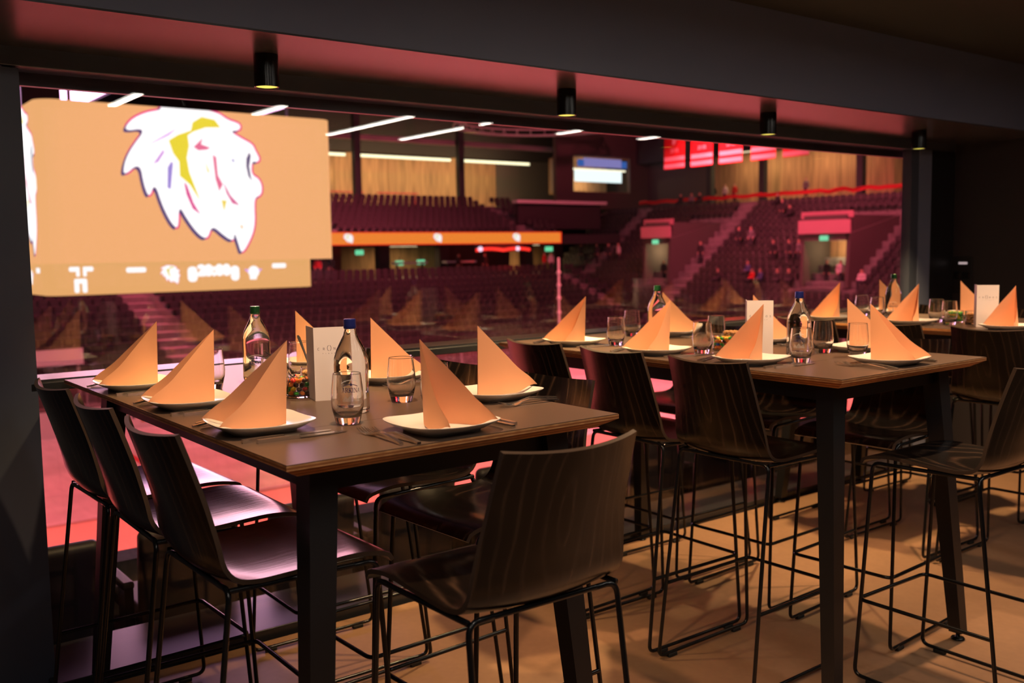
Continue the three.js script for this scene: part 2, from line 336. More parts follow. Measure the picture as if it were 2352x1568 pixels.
const ZL = [[-3.125, -2.66, -2.195], [-3.13, -2.66, -2.195], [-3.08, -2.60, -2.12]], POS = ['by the window', 'in the middle', 'at the near end'];
TC.forEach(([cx], t) => {
  const xl = [0.94, 2.785, 4.56][t], xR = [1.585, 3.40, 5.42][t];
  for (let k = 0; k < 3; k++) {
    stool(xl + [0, 0, 0.0][k], ZL[t][k], [0.02, -0.015, 0.01][k], `black bar stool on the post side of the ${ORD[t]} table, ${POS[k]}`);
    stool(xR, ZL[t][k] + (t === 0 ? [-0.06, -0.06, -0.01][k] : t === 1 ? [-0.02, 0, 0.07][k] : 0), Math.PI + [-0.02, 0.03, 0.05][k], `black bar stool on the wall side of the ${ORD[t]} table, ${POS[k]}`);
  }
});
stool(1.245, -1.70, Math.PI / 2 - 0.02, 'black bar stool at the near end of the first table, facing the window');
stool(3.125, -1.645, Math.PI / 2 - 0.02, 'black bar stool at the near end of the second table, facing the window');
// ---------------------------------------------------------------- things on the tables
function loft(secs) { // [x, y, half width (z), half height]
  const c = [[-1, 1], [1, 1], [1, -1], [-1, -1]], g = [];
  for (let k = 0; k < 4; k++) g.push(grid(1, secs.length - 1, (u, v) => { const s = secs[Math.round(v * (secs.length - 1))], q = c[u ? (k + 1) % 4 : k]; return [s[0], s[1] + q[1] * s[3], q[0] * s[2]]; }));
  for (const [i, f] of [[0, 1], [secs.length - 1, 0]]) { const s = secs[i]; const q = grid(1, 1, (u, v) => [s[0], s[1] + (v * 2 - 1) * s[3], (f ? 1 - 2 * u : 2 * u - 1) * s[2]]); g.push(q); }
  return join(g);
}
function makeFork() {
  const o = thing('fork', 'steel fork', 'fork', [0, 0, 0], 0, 'steel forks laid on the tables');
  part('handle', loft([[0, 0.0035, 0.0050, 0.0025], [0.03, 0.0075, 0.0054, 0.0025], [0.065, 0.0115, 0.0046, 0.0022], [0.1, 0.0135, 0.004, 0.0022], [0.125, 0.009, 0.0034, 0.0018], [0.14, 0.005, 0.008, 0.0012], [0.152, 0.003, 0.0115, 0.001]]), M.steel, o);
  for (let k = 0; k < 4; k++) { const z = -0.0098 + k * 0.00653; part('tine', loft([[0.15, 0.003, 0.0021, 0.001], [0.17, 0.0035, 0.0019, 0.001], [0.19, 0.007, 0.0014, 0.0009], [0.203, 0.0115, 0.0006, 0.0006]]).translate(0, 0, z), M.steel, o); }
  return o;
}
function makeKnife() {
  const o = thing('knife', 'steel knife', 'knife', [0, 0, 0], 0, 'steel knives laid on the tables');
  part('handle', loft([[0, 0.0045, 0.0052, 0.0043], [0.05, 0.0045, 0.0050, 0.0042], [0.09, 0.0045, 0.0040, 0.0038], [0.1, 0.004, 0.0034, 0.0034]]), M.steel, o);
  part('blade', loft([[0.1, 0.004, 0.0075, 0.0012], [0.115, 0.0035, 0.0095, 0.001], [0.19, 0.003, 0.009, 0.0008], [0.215, 0.003, 0.005, 0.0006], [0.222, 0.003, 0.001, 0.0005]]), M.steel, o);
  return o;
}
function makeSpoon() {
  const o = thing('spoon', 'small steel spoon', 'spoon', [0, 0, 0], 0, 'small spoons in the snack jars');
  part('handle', loft([[0.02, 0, 0.003, 0.0012], [0.07, 0.003, 0.003, 0.0015], [0.12, 0.003, 0.0055, 0.0014], [0.128, 0.0025, 0.003, 0.001]]), M.steel, o);
  part('bowl', new THREE.SphereGeometry(0.011, 14, 8).scale(1.5, 0.28, 1).translate(0.008, -0.001, 0), M.steel, o);
  return o;
}
const sq = (a, h, n = 4.8) => { const c = Math.cos(a), s = Math.sin(a); const r = h / Math.pow(Math.abs(c) ** n + Math.abs(s) ** n, 1 / n); return [c * r, s * r]; };
const plateGeo = (() => { // rounded-square plate on a foot
  const prof = [[0.0, 0.0075], [0.055, 0.0078], [0.078, 0.0095], [0.096, 0.015], [0.111, 0.0225], [0.1145, 0.0245], [0.1155, 0.0238], [0.113, 0.0205], [0.098, 0.0115], [0.084, 0.0065], [0.0765, 0.0055], [0.0755, 0.0], [0.071, 0.0], [0.068, 0.004], [0, 0.004]];
  return grid(64, prof.length - 1, (u, v) => { const [h, y] = prof[Math.round(v * (prof.length - 1))]; const [x, z] = sq(-u * Math.PI * 2, h); const c = Math.max(0, Math.hypot(x, z) / (h || 1) - 1) * (h > 0.09 ? 0.016 : 0); return [x, y + c, z]; });
})();
function napkinGeo(open, bulge, lean) { // two leaves hinged at an upright fold
  const h = 0.202, L = 0.198, g = [], n = 14;
  for (const s of [1, -1]) for (const off of [0, 0.0012]) g.push(grid(n, n, (u, v) => {
    const d = Math.pow(u, 0.9) * L * (1 - v * 0.999), y = v * h, r = d / L; // leaf tapers to the point
    const a = open * (0.72 + 0.28 * (1 - v)), w = bulge * Math.sin(Math.PI * Math.min(1, r * 1.05)) * (1 - v * 0.6);
    const x = d * Math.cos(a) - lean * y, z = s * (d * Math.sin(a) + w + off * (1 - 0.8 * v) + 0.0004);
    const lift = THREE.MathUtils.smoothstep(d * Math.cos(a) - 0.066, 0.045, 0.115) * 0.021;
    return [x, y + lift * (1 - v) + (s > 0 ? 0.004 * Math.sin(3.14 * r) * (1 - v) : 0), z];
  }));
  return join(g);
}
const napGeos = [napkinGeo(0.34, 0.014, 0.03), napkinGeo(0.37, 0.020, 0.05), napkinGeo(0.22, 0.012, -0.02)];
const glassGeo = lathe([[0, 0], [0.0285, 0], [0.030, 0.002], [0.0305, 0.006], [0.0345, 0.022], [0.0395, 0.044], [0.0405, 0.060], [0.0385, 0.088], [0.0345, 0.124], [0.0340, 0.1255], [0.0333, 0.124], [0.0372, 0.088], [0.0390, 0.060], [0.0378, 0.044], [0.0320, 0.024], [0.0200, 0.0185], [0, 0.0178]], 40);
const bottleGeo = lathe([[0, 0.004], [0.030, 0.002], [0.040, 0], [0.0445, 0.003], [0.046, 0.010], [0.0455, 0.05], [0.0450, 0.09], [0.0455, 0.125], [0.0440, 0.145], [0.0370, 0.168], [0.0260, 0.190], [0.0185, 0.205], [0.0150, 0.218], [0.0140, 0.226], [0, 0.226]], 44);
const capGeo = lathe([[0, 0.247], [0.0145, 0.247], [0.0158, 0.2455], [0.0160, 0.231], [0.0168, 0.229], [0.0168, 0.2225], [0.0150, 0.221], [0, 0.221]], 32);
const labelTex = canvasTex(512, 256, (c, w, h) => {
  c.clearRect(0, 0, w, h); c.strokeStyle = 'rgba(235,240,245,0.95)'; c.lineWidth = 5;
  c.beginPath(); c.moveTo(60, 66); c.quadraticCurveTo(180, 10, 300, 48); c.stroke();
  c.fillStyle = 'rgba(228,234,242,0.85)'; c.beginPath(); c.moveTo(70, 250); c.lineTo(120, 178); c.lineTo(150, 214); c.lineTo(205, 168); c.lineTo(240, 214); c.lineTo(300, 180); c.lineTo(330, 250); c.closePath(); c.globalAlpha = 0.35; c.fill(); c.globalAlpha = 1;
  c.strokeStyle = '#1b2260'; c.lineWidth = 7; c.beginPath(); c.moveTo(90, 92); c.quadraticCurveTo(190, 52, 300, 92); c.stroke();
  c.fillStyle = '#1b2260'; c.beginPath(); c.moveTo(186, 84); c.lineTo(202, 48); c.lineTo(218, 84); c.closePath(); c.fill();
  c.font = 'bold 66px serif'; c.textAlign = 'center'; c.fillText('ARKINA', 202, 152);
  c.fillStyle = '#d04068'; c.fillRect(446, 60, 12, 60); c.fillStyle = '#4a7fc8'; c.fillRect(446, 120, 12, 50); c.fillStyle = '#e2b040'; c.fillRect(446, 170, 12, 40);
});
const labelMat = new THREE.MeshStandardMaterial({ map: labelTex, transparent: true, roughness: 0.4, side: THREE.DoubleSide });
const labelGeo = grid(24, 1, (u, v) => { const a = (u - 0.4) * 2.3; return [Math.sin(a) * 0.0464, 0.030 + v * 0.066, Math.cos(a) * 0.0464, u, v]; });
const menuTex = canvasTex(512, 1024, (c, w, h) => {
  c.fillStyle = '#ece4e6'; c.fillRect(0, 0, w, h); c.fillStyle = '#3c3548'; c.textAlign = 'center'; c.textBaseline = 'alphabetic';
  c.font = '50px sans-serif'; [['C', 100], ['R', 178], ['N', 336], ['O', 414], ['S', 488]].forEach(([t, x]) => c.fillText(t, x - 34, 318));
  c.strokeStyle = '#3c3548'; c.lineWidth = 6; c.beginPath(); c.ellipse(224, 292, 27, 40, 0, -1.25, 1.25); c.stroke(); c.beginPath(); c.ellipse(224, 292, 27, 40, 0, 1.9, 4.38); c.stroke();
  c.font = '20px sans-serif'; [...'FINANCE'].forEach((t, k) => c.fillText(t, 130 + k * 43, 372));
});
const menuFace = std(0xffffff, 0.65, { map: menuTex });
function makeMenu(label) {
  const o = thing('menu_card', label, 'menu card', [0, 0, 0], 0, 'folded menu cards on the tables');
  const f = grid(1, 1, (u, v) => [u * 0.1, v * 0.21, 0.0006, u, v]); part('front_panel', f, menuFace, o);
  part('inner_panel', box(0, 0.1, 0, 0.21, -0.0005, 0), M.card, o);
  part('side_panel', box(0, 0.0011, 0, 0.21, -0.095, 0).rotateY(0.07), M.card, o);
  return o;
}
const jarGeo = lathe([[0, 0], [0.038, 0], [0.0405, 0.002], [0.0415, 0.007], [0.0418, 0.062], [0.0410, 0.0635], [0.0398, 0.062], [0.0395, 0.010], [0.037, 0.0072], [0, 0.0072]], 40);
const P0 = { fork: makeFork(), knife: makeKnife(), spoon: makeSpoon() }, first = { fork: true, knife: true, spoon: true };
function lay(kind, label, x, y, z, turn) {
  if (first[kind]) { first[kind] = false; const o = P0[kind]; o.position.set(x, y, z); o.rotation.y = turn; o.userData.label = label; return o; }
  return copy(P0[kind], label, [x, y, z], turn);
}
const SEAT = { L1: 'post-side seat by the window', L2: 'middle post-side seat', L3: 'near post-side seat', R1: 'wall-side seat by the window', R2: 'middle wall-side seat', R3: 'near wall-side seat', E: 'near-end seat' };
const seatWords = (t, s) => `${SEAT[s]} of the ${ORD[t]} table`;
function setting(t, s, x, z, napYaw, nap, cutlery = 4) {
  const th = s[0] === 'L' ? 0 : s[0] === 'R' ? Math.PI : Math.PI / 2, w = seatWords(t, s), rot = (lx, lz) => [x + lx * Math.cos(th) + lz * Math.sin(th), z - lx * Math.sin(th) + lz * Math.cos(th)];
  solo('plate', plateGeo, M.white, `white rounded-square plate at the ${w}`, 'plate', [x, TOP, z], rr(-0.04, 0.04), 'white plates on the tables');
  const boom = napYaw * Math.PI / 180, off = 0.066; // boom: direction from the upright fold towards the open leaves, degrees from +x towards +z
  solo('napkin', napGeos[nap ?? 0], M.napkin, `apricot sail-folded napkin at the ${w}`, 'napkin', [x - Math.cos(boom) * off, TOP + 0.0085, z - Math.sin(boom) * off], -boom, 'folded apricot napkins');
  const hand = th; const put = (kind, lx, lz, words, dt) => { const [px, pz] = rot(lx, lz); lay(kind, `steel ${kind}, ${words} of two, at the ${w}`, px, TOP, pz, hand + dt); };
  if (cutlery & 1) { put('fork', -0.115, -0.135, 'inner', 0.03); put('fork', -0.095, -0.168, 'outer', -0.05); }
  if (cutlery & 2) { put('knife', -0.10, 0.138, 'inner', 0.02); put('knife', -0.075, 0.163, 'outer', -0.03); }
}
// first table
setting(0, 'L1', 0.925, -3.175, 186, 0, 3); setting(0, 'L2', 0.928, -2.69, 190, 0, 3); setting(0, 'L3', 0.925, -2.205, 184, 1, 3);
setting(0, 'R1', 1.61, -3.33, -8, 2, 3); setting(0, 'R2', 1.605, -2.76, -6, 2, 3); setting(0, 'R3', 1.645, -2.225, -6, 2, 3); setting(0, 'E', 1.25, -1.905, 84, 1, 3);
// second table
setting(1, 'L1', 2.83, -3.235, 178, 1, 3); setting(1, 'L2', 2.815, -2.715, 182, 1, 3); setting(1, 'L3', 2.818, -2.25, 176, 1, 3);
setting(1, 'R1', 3.47, -3.24, 10, 2, 3); setting(1, 'R2', 3.47, -2.70, 12, 2, 3); setting(1, 'R3', 3.44, -2.20, 20, 0, 3); setting(1, 'E', 3.14, -1.90, 82, 0, 3);
// third table
setting(2, 'L1', 4.77, -3.24, 176, 1, 2); setting(2, 'L2', 4.775, -2.77, 178, 1, 2); setting(2, 'L3', 4.78, -2.265, 176, 1, 2);
setting(2, 'R1', 5.39, -3.28, 10, 0, 0); setting(2, 'R2', 5.39, -2.78, 10, 0, 0);

const gl = (t, x, z, where) => solo('tumbler', glassGeo, M.glass, `clear stemless water glass ${where}`, 'glass', [x, TOP, z], 0, 'water glasses on the tables');
gl(0, 1.125, -2.134, 'in front of the blue-capped bottle on the first table'); gl(0, 1.407, -2.345, 'at the middle of the first table, wall side');
gl(0, 1.145, -2.61, 'beside the candy jar on the first table'); gl(0, 1.40, -2.16, 'behind the near-end napkin of the first table'); gl(0, 1.10, -2.98, 'behind the middle post-side napkin of the first table'); gl(0, 1.42, -3.02, 'near the window on the first table');
gl(1, 2.931, -3.071, 'on the second table beside the post-side plate by the window'); gl(1, 3.292, -3.337, 'on the second table, closest to the window'); gl(1, 2.935, -2.583, 'on the second table behind the near post-side napkin');
gl(1, 3.269, -2.798, 'on the second table behind the candy jar'); gl(1, 2.958, -2.137, 'in front of the bottle on the second table'); gl(1, 3.283, -2.271, 'on the second table beside its blue-capped bottle'); gl(1, 3.27, -2.11, 'on the second table beside the near-end napkin');
gl(2, 4.974, -2.74, 'on the third table beside the green candies'); gl(2, 4.85, -2.60, 'on the third table in front of the nut bowl'); gl(2, 4.99, -2.14, 'on the third table at its near end'); gl(2, 4.99, -3.10, 'on the third table beside the post-side napkin by the window'); gl(2, 5.12, -3.28, 'on the third table in front of the bottle');

function bottle(x, z, cap, capName, label) {
  const o = thing('water_bottle', label, 'bottle', [x, TOP, z], Math.atan2(-x, -z), 'mineral water bottles');
  part('body', bottleGeo, M.water, o); meta(part('cap', capGeo, cap, o), `${capName} screw cap`); part('label', labelGeo, labelMat, o); return o;
}
bottle(1.219, -2.286, M.capBlue, 'blue', 'clear mineral water bottle with blue cap on the first table');
bottle(1.30, -3.10, M.capGreen, 'green', 'clear mineral water bottle with green cap on the first table');
bottle(3.12, -2.265, M.capBlue, 'blue', 'clear mineral water bottle with blue cap on the second table');
bottle(3.285, -3.165, M.capGreen, 'green', 'clear mineral water bottle with green cap on the second table');
bottle(5.22, -3.14, M.capGreen, 'green', 'clear mineral water bottle on the third table near the window');
const m1 = makeMenu('white folded menu card on the first table'); m1.position.set(1.228, TOP, -2.522); m1.rotation.y = -0.30;
copy(m1, 'white folded menu card on the second table', [3.048, TOP, -2.455], -0.9); copy(m1, 'white folded menu card on the third table', [4.83, TOP, -2.45], -1.05);

// snack jars with their contents, every sweet a thing of its own
const CANDY = { red: [0.55, 0.03, 0.02], orange: [0.85, 0.22, 0.02], yellow: [0.85, 0.55, 0.03], green: [0.03, 0.35, 0.04], blue: [0.01, 0.10, 0.55], brown: [0.05, 0.02, 0.012] };
const candyMat = Object.fromEntries(Object.entries(CANDY).map(([k, c]) => [k, std(col(...c), 0.28)])), candyGeo = new THREE.SphereGeometry(0.0082, 14, 10).scale(1, 0.72, 1);
const nutMat = std(col(0.50, 0.24, 0.09), 0.7), nutGeo = (() => { const g = new THREE.IcosahedronGeometry(0.0085, 2), p = g.attributes.position; for (let i = 0; i < p.count; i++) { const k = 1 + 0.16 * Math.sin(p.getX(i) * 500 + 1) * Math.cos(p.getZ(i) * 430); p.setXYZ(i, p.getX(i) * k * 1.35, p.getY(i) * k * 0.85, p.getZ(i) * k); } g.computeVertexNormals(); return g; })();
function fill(x, z, R, layers, kinds, where, make) {
  for (let l = 0; l < layers; l++) { const rings = [[R, Math.floor(Math.PI * 2 * R / 0.0172)], [R - 0.0172, Math.floor(Math.PI * 2 * (R - 0.0172) / 0.0180)]]; 
    for (const [r, n] of rings) for (let k = 0; k < n; k++) { if (l < layers - 1 && r < R) continue; const a = (k + (l % 2) * 0.5) / n * Math.PI * 2 + (r < R ? 0.3 : 0); make(x + Math.cos(a) * r, TOP + 0.0072 + 0.0066 + l * 0.0126, z + Math.sin(a) * r, kinds[Math.floor(rnd() * kinds.length)], where); } }
}
const sweet = (x, y, z, k, where) => { const m = solo('candy', candyGeo, candyMat[k], `${k} button candy in the glass jar on ${where}`, 'candy', [x, y, z], rr(0, 6), `${k} candies in the jar on ${where}`); m.rotation.x = rr(-0.5, 0.5); m.rotation.z = rr(-0.5, 0.5); };
const nut = (x, y, z, k, where) => { const m = solo('nut', nutGeo, nutMat, `roasted nut in the small glass jar on ${where}`, 'nut', [x, y, z], rr(0, 6), `nuts in the jar on ${where}`); m.rotation.z = rr(-0.4, 0.4); };
const jar = (name, x, z, s, label) => { const o = solo(name, jarGeo, M.glass, label, 'jar', [x, TOP, z], 0, 'snack jars on the tables'); o.scale.set(s, s === 1 ? 1 : 1.1, s); return o; };
const KINDS = ['red', 'orange', 'yellow', 'green', 'blue', 'brown', 'brown', 'orange', 'green'];
jar('candy_jar', 1.232, -2.635, 1, 'glass jar of coloured candies beside the menu card on the first table'); fill(1.232, -2.635, 0.0305, 4, KINDS, 'the first table', sweet);
jar('nut_jar', 1.335, -2.76, 0.82, 'small glass jar of nuts behind the menu card on the first table'); fill(1.335, -2.76, 0.0225, 4, ['n'], 'the first table', nut);
jar('candy_jar', 3.09, -2.61, 1, 'glass jar of coloured candies on the second table'); fill(3.09, -2.61, 0.0305, 4, KINDS, 'the second table', sweet);
jar('nut_jar', 3.20, -2.66, 0.82, 'small glass jar of nuts on the second table'); fill(3.20, -2.66, 0.0225, 5, ['n'], 'the second table', nut);
jar('candy_jar', 5.02, -2.66, 1, 'glass jar of green candies on the third table'); fill(5.02, -2.66, 0.0305, 4, ['green', 'green', 'yellow'], 'the third table', sweet);
jar('nut_bowl', 4.97, -2.53, 1.1, 'glass bowl of nuts beside the menu card on the third table'); fill(4.97, -2.53, 0.033, 4, ['n'], 'the third table', nut);
{ const s = lay('spoon', 'small steel spoon leaning in the candy jar on the first table', 1.225, TOP + 0.05, -2.64, 2.4); s.rotation.set(0, 2.4, 0.75, 'YZX'); const q = lay('spoon', 'small steel spoon leaning in the nut jar on the first table', 1.335, TOP + 0.05, -2.76, 1.0); q.rotation.set(0, 1.9, 1.1, 'YZX'); }
// ---------------------------------------------------------------- the arena beyond the glass
const ICE = -6.3;
// terrace just outside the window
struct('floor_terrace', box(-4, 9, -0.55, -0.30, -5.3, -3.93), M.arenaDark, 'concrete terrace floor just outside the window');
{
  const wallT = structGroup('wall_terrace', 'low parapet in front of the terrace seats'); part('parapet', box(-4, 9, -1.4, -0.12, -5.5, -5.3), M.concrete, wallT);
  const mk = (label) => {
    const o = thing('terrace_seat', label, 'stadium seat', [0, 0, 0], 0, 'padded seats outside the window');
    part('backrest', rbox(0.46, 0.50, 0.08, 0.035, 0, 0.03, 0, 3).rotateX(0.12), M.seatBlack, o); part('cushion', rbox(0.46, 0.09, 0.42, 0.03, 0, -0.14, -0.24, 3), M.seatBlack, o);
    for (const s of [-1, 1]) part('armrest', rbox(0.055, 0.035, 0.36, 0.012, s * 0.265, 0.02, -0.2), M.seatBlack, o);
    for (const s of [-1, 1]) part('leg', box(s * 0.265 - 0.02, s * 0.265 + 0.02, -0.30, 0.01, -0.12, -0.02), M.steelBlack, o);
    return o;
  };
  const W = ['first', 'second', 'third', 'fourth', 'fifth', 'sixth', 'seventh', 'eighth', 'ninth']; let s0 = null;
  for (let k = 0; k < 9; k++) { const l = `dark padded terrace seat outside the glass, ${W[k]} from the window post`, p = [0.86 + k * 0.62, 0, -4.42]; if (!s0) { s0 = mk(l); s0.position.set(...p); } else copy(s0, l, p); }
}
// stand below our window, seen only from its top edge
struct('floor_near_stand', box(-30, 60, ICE - 0.4, ICE - 0.02, -17, -5.5), M.concrete, 'concrete apron below the window side stand');
// rink
{
  const r = structGroup('ground_rink', 'sheet of rink ice glowing pink under the arena lights');
  part('ice', box(-24, 46, ICE - 0.3, ICE, -45, -16), std(0xffffff, 0.22, { map: scaled(iceTex, 0.06, 0.06) }), r);
  const red = std(col(0.55, 0.03, 0.05), 0.3), blue = std(col(0.03, 0.06, 0.45), 0.3);
  for (const [x, w, m] of [[11, 0.3, red], [19, 0.3, blue], [3, 0.3, blue], [41.5, 0.1, red]]) part('line', box(x - w / 2, x + w / 2, ICE, ICE + 0.004, -44.8, -16.2), m, r);
  part('cover_floor', box(-24, 46, ICE, ICE + 0.01, -30.2, -16.2), std(col(0.50, 0.37, 0.27), 0.35), r); part('line', box(-24, 46, ICE, ICE + 0.02, -30.5, -30.2), M.board, r);
  for (const [x, z] of [[34, -37]]) part('faceoff_circle', new THREE.RingGeometry(4.4, 4.5, 64).rotateX(-Math.PI / 2).translate(x, ICE + 0.004, z), red, r);
}
{
  const b = structGroup('wall_boards', 'white rink boards with advertising along the far side of the ice');
  for (let x = -24; x < 46; x += 5) {
    part('board_panel', box(x + 0.03, x + 4.97, ICE, ICE + 1.15, -45.15, -45), M.board, b);
    part('shield_pane', box(x + 0.03, x + 4.97, ICE + 1.15, ICE + 2.8, -45.09, -45.06), M.pane, b);
    part('post', box(x - 0.03, x + 0.03, ICE, ICE + 2.8, -45.12, -45.0), M.truss, b);
  }
  for (let z = -45; z < -16; z += 4.83) { part('board_panel', box(46, 46.15, ICE, ICE + 1.15, z + 0.03, z + 4.8), M.board, b); part('post', box(45.97, 46.1, ICE, ICE + 2.8, z - 0.03, z + 0.03), M.truss, b); }
  const adT = canvasTex(1024, 128, (c, w, h) => { c.fillStyle = '#e8e6e8'; c.fillRect(0, 0, w, h); c.fillStyle = '#b08020'; c.fillRect(500, 20, 180, 88); c.fillStyle = '#445'; for (let k = 0; k < 9; k++) c.fillRect(60 + k * 44, 52, 26, 26); });
  for (const x of [11, 26]) part('advert', grid(1, 1, (u, v) => [x + u * 4.6, ICE + 0.15 + v * 0.8, -44.995, u, v]), std(0xffffff, 0.4, { map: adT }), b);
}
{
  const o = thing('advert_board', 'long pale advertising board behind the far rink boards beside the window post', 'board', [10.0, -2.87, -45.75]);
  part('panel', box(-3.2, 1.1, -0.35, 0.35, -0.05, 0.05), M.board, o); for (const x of [-3, 0.9]) part('post', box(x - 0.06, x + 0.06, -3.43, 0.3, -0.12, -0.05), M.truss, o);
}
// stepped stands
function tiers(name, label, rows, mat, along) { const g = structGroup(name, label); for (const r of rows) part('tier', along === 'x' ? box(r.a, r.b, r.y - (r.h ?? 1.6), r.y, r.p - r.d, r.p) : box(r.p, r.p + r.d, r.y - 1.6, r.y, r.a, r.b), mat, g); return g; }
const lower = [], upper = [], end = [];
for (let k = 0; k < 14; k++) lower.push({ a: -26, b: 53, p: -46.2 - k, d: 1.0, y: -5.2 + k * 0.36 });
for (let k = 0; k < 8; k++) upper.push({ a: -26, b: 51.6, h: 0.75, p: -60.2 - k * 0.85, d: 0.85, y: 2.75 + k * 0.34 });
for (let k = 0; k < 21; k++) end.push({ a: -66, b: -14, p: 48 + k * 0.667, d: 0.667, y: -5.3 + k * 0.5 });
tiers('ground_lower_stand', 'lower seating tiers across the rink', lower, M.concrete, 'x');
tiers('ground_upper_stand', 'upper seating tiers across the rink', upper, M.concrete, 'x');
tiers('ground_end_stand', 'steep seating tiers of the end stand', end, M.concrete, 'z');
{ // aisle steps
  const a = structGroup('ground_aisles', 'pale stair aisles running down the stands'), pale = std(col(0.36, 0.34, 0.34), 0.8);
  for (const x of [17.2, 50.5]) for (const r of lower) part('stair', box(x - 0.7, x + 0.7, r.y, r.y + 0.03, r.p - r.d, r.p), pale, a);
  for (const x of [31.0, 48.4]) for (const r of upper) part('stair', box(x - 0.7, x + 0.7, r.y, r.y + 0.03, r.p - r.d, r.p), pale, a);
  for (const z of [-49.3, -60.5]) for (const r of end) part('stair', box(r.p, r.p + r.d, r.y, r.y + 0.03, z - 0.55, z + 0.55), pale, a);
}
const seatGeo = join([new THREE.ExtrudeGeometry(new THREE.Shape([[-0.2, 0.42], [0.2, 0.42], [0.235, 0.6], [0.22, 0.78], [0.15, 0.86], [-0.15, 0.86], [-0.22, 0.78], [-0.235, 0.6]].map((p) => new THREE.Vector2(...p))), { depth: 0.05, bevelEnabled: false }).translate(0, 0, -0.34), box(-0.23, 0.23, 0.40, 0.46, -0.30, 0.06), box(-0.03, 0.03, 0, 0.42, -0.26, -0.2)]);
{
  const single = [], rest = [];
  const skip = (x, list) => list.some((a) => Math.abs(x - a) < 0.95);
  lower.forEach((r, k) => { for (let x = -25; x < 52.6; x += 0.56) if (!skip(x, [17.2, 50.5])) (k >= 8 && k <= 11 && x > 21 && x < 50 ? single : rest).push([x, r.y, r.p - 0.5, 0]); });
  upper.forEach((r, k) => { for (let x = -20; x < 51.4; x += 0.56) if (!skip(x, [31.0, 48.4])) (k >= 6 && x > 32 && x < 47.6 ? single : rest).push([x, r.y, r.p - 0.42, 0]); });
  end.forEach((r, k) => { for (let z = -65; z < -15; z += 0.56) if (![-49.3, -60.5].some((a) => Math.abs(z - a) < 0.8) && !(k > 6 && k < 18 && ((z > -53.9 && z < -49.9) || (z > -39.4 && z < -34.6)))) k < 20 && rest.push([r.p + 0.33, r.y, z, -Math.PI / 2]); });
  let s0 = null;
  single.slice(0, 300).forEach(([x, y, z, t]) => {
    const up = y > 0, l = up ? 'dark folding stadium seat in the top rows of the upper stand' : 'dark folding stadium seat in the lower stand across the rink', g = up ? 'seats in the upper stand' : 'seats in the lower stand';
    if (!s0) s0 = solo('stadium_seat', seatGeo, M.seatBlack, l, 'stadium seat', [x, y, z], t, g); else copy(s0, l, [x, y, z], t, g);
  });
  rest.push(...single.slice(300));
  const im = new THREE.InstancedMesh(seatGeo, M.seatBlack, rest.length), q = new THREE.Object3D();
  rest.forEach(([x, y, z, t], i) => { q.position.set(x, y, z); q.rotation.set(0, t, 0); q.updateMatrix(); im.setMatrixAt(i, q.matrix); });
  stuff('stadium_seating', im, 'dark folding seats filling the rest of the arena stands');
}
// lower concourse across the rink
{
  const w = structGroup('wall_lower_concourse', 'warm lit concourse under the upper stand');
  part('floor_slab', box(-26, 58, -0.9, -0.45, -68, -60.2), M.concrete, w);
  part('rear_wall', box(-26, 58, -0.45, 2.0, -68.2, -68), M.warmWall, w);
  for (const x of [30.5, 36.6, 41.9, 50.2, 53.4]) part('column', box(x - 0.45, x + 0.45, -0.45, 2.0, -63.6, -62.9), M.arenaDark, w);
  part('panel', box(31.6, 34.0, -0.45, 2.0, -65.0, -64.8), std(col(0.20, 0.06, 0.05), 0.8), w); part('panel', box(43.0, 49.2, -0.45, 2.0, -64.4, -64.2), M.arenaDark, w);
  part('soffit', box(-26, 58, 1.95, 2.7, -68, -60.2), M.arenaDark, w);
}
{
  const lamp = (x, l) => { const o = thing('concourse_light', l, 'light panel', [x, 1.93, -65.6], 0, 'light panels of the lower concourse'); part('diffuser', box(-1.4, 1.4, -0.03, 0, -0.2, 0.2), glow(1, 0.78, 0.45, 1.6), o); const a = new THREE.RectAreaLight(col(1, 0.62, 0.28), 34, 2.8, 0.4); a.position.set(x, 1.88, -65.6); a.lookAt(x, 0, -65.6); a.name = 'concourse_glow'; scene.add(a); };
  lamp(28.5, 'warm light panel of the lower concourse beside the big screen'); lamp(39.6, 'warm light panel of the lower concourse behind the standing guests'); lamp(52.0, 'warm light panel of the lower concourse at the stand corner');
}
// ribbon display
const lionPath = (c, k, ox, oy) => { // lion head emblem in profile
  const P = [[770, 545], [900, 543], [1100, 565], [1150, 600], [1225, 615], [1220, 650], [1160, 655], [1230, 690], [1290, 715], [1305, 750], [1330, 790], [1310, 808], [1282, 800], [1275, 870], [1318, 890], [1336, 930], [1328, 975], [1290, 988], [1285, 1040], [1286, 1120], [1265, 1190], [1202, 1285], [1185, 1230], [1165, 1165], [1160, 1215], [1110, 1190], [1040, 1130], [1015, 1202], [970, 1185], [910, 1110], [866, 1030], [860, 1152], [826, 1130], [780, 1040], [747, 925], [715, 1005], [690, 940], [676, 830], [588, 905], [600, 830], [640, 760], [720, 665], [600, 690], [640, 630], [720, 590], [810, 572]];
  const f = ([x, y]) => [ox + (x - 960) * k, oy + (y - 910) * k], a = P.map(f), n = a.length; c.beginPath();
  for (let i = 0; i < n; i++) { const p = a[i], q = a[(i + 1) % n], m = [(p[0] + q[0]) / 2, (p[1] + q[1]) / 2]; i ? c.quadraticCurveTo(p[0], p[1], m[0], m[1]) : c.moveTo(...m); }
  c.closePath();
};
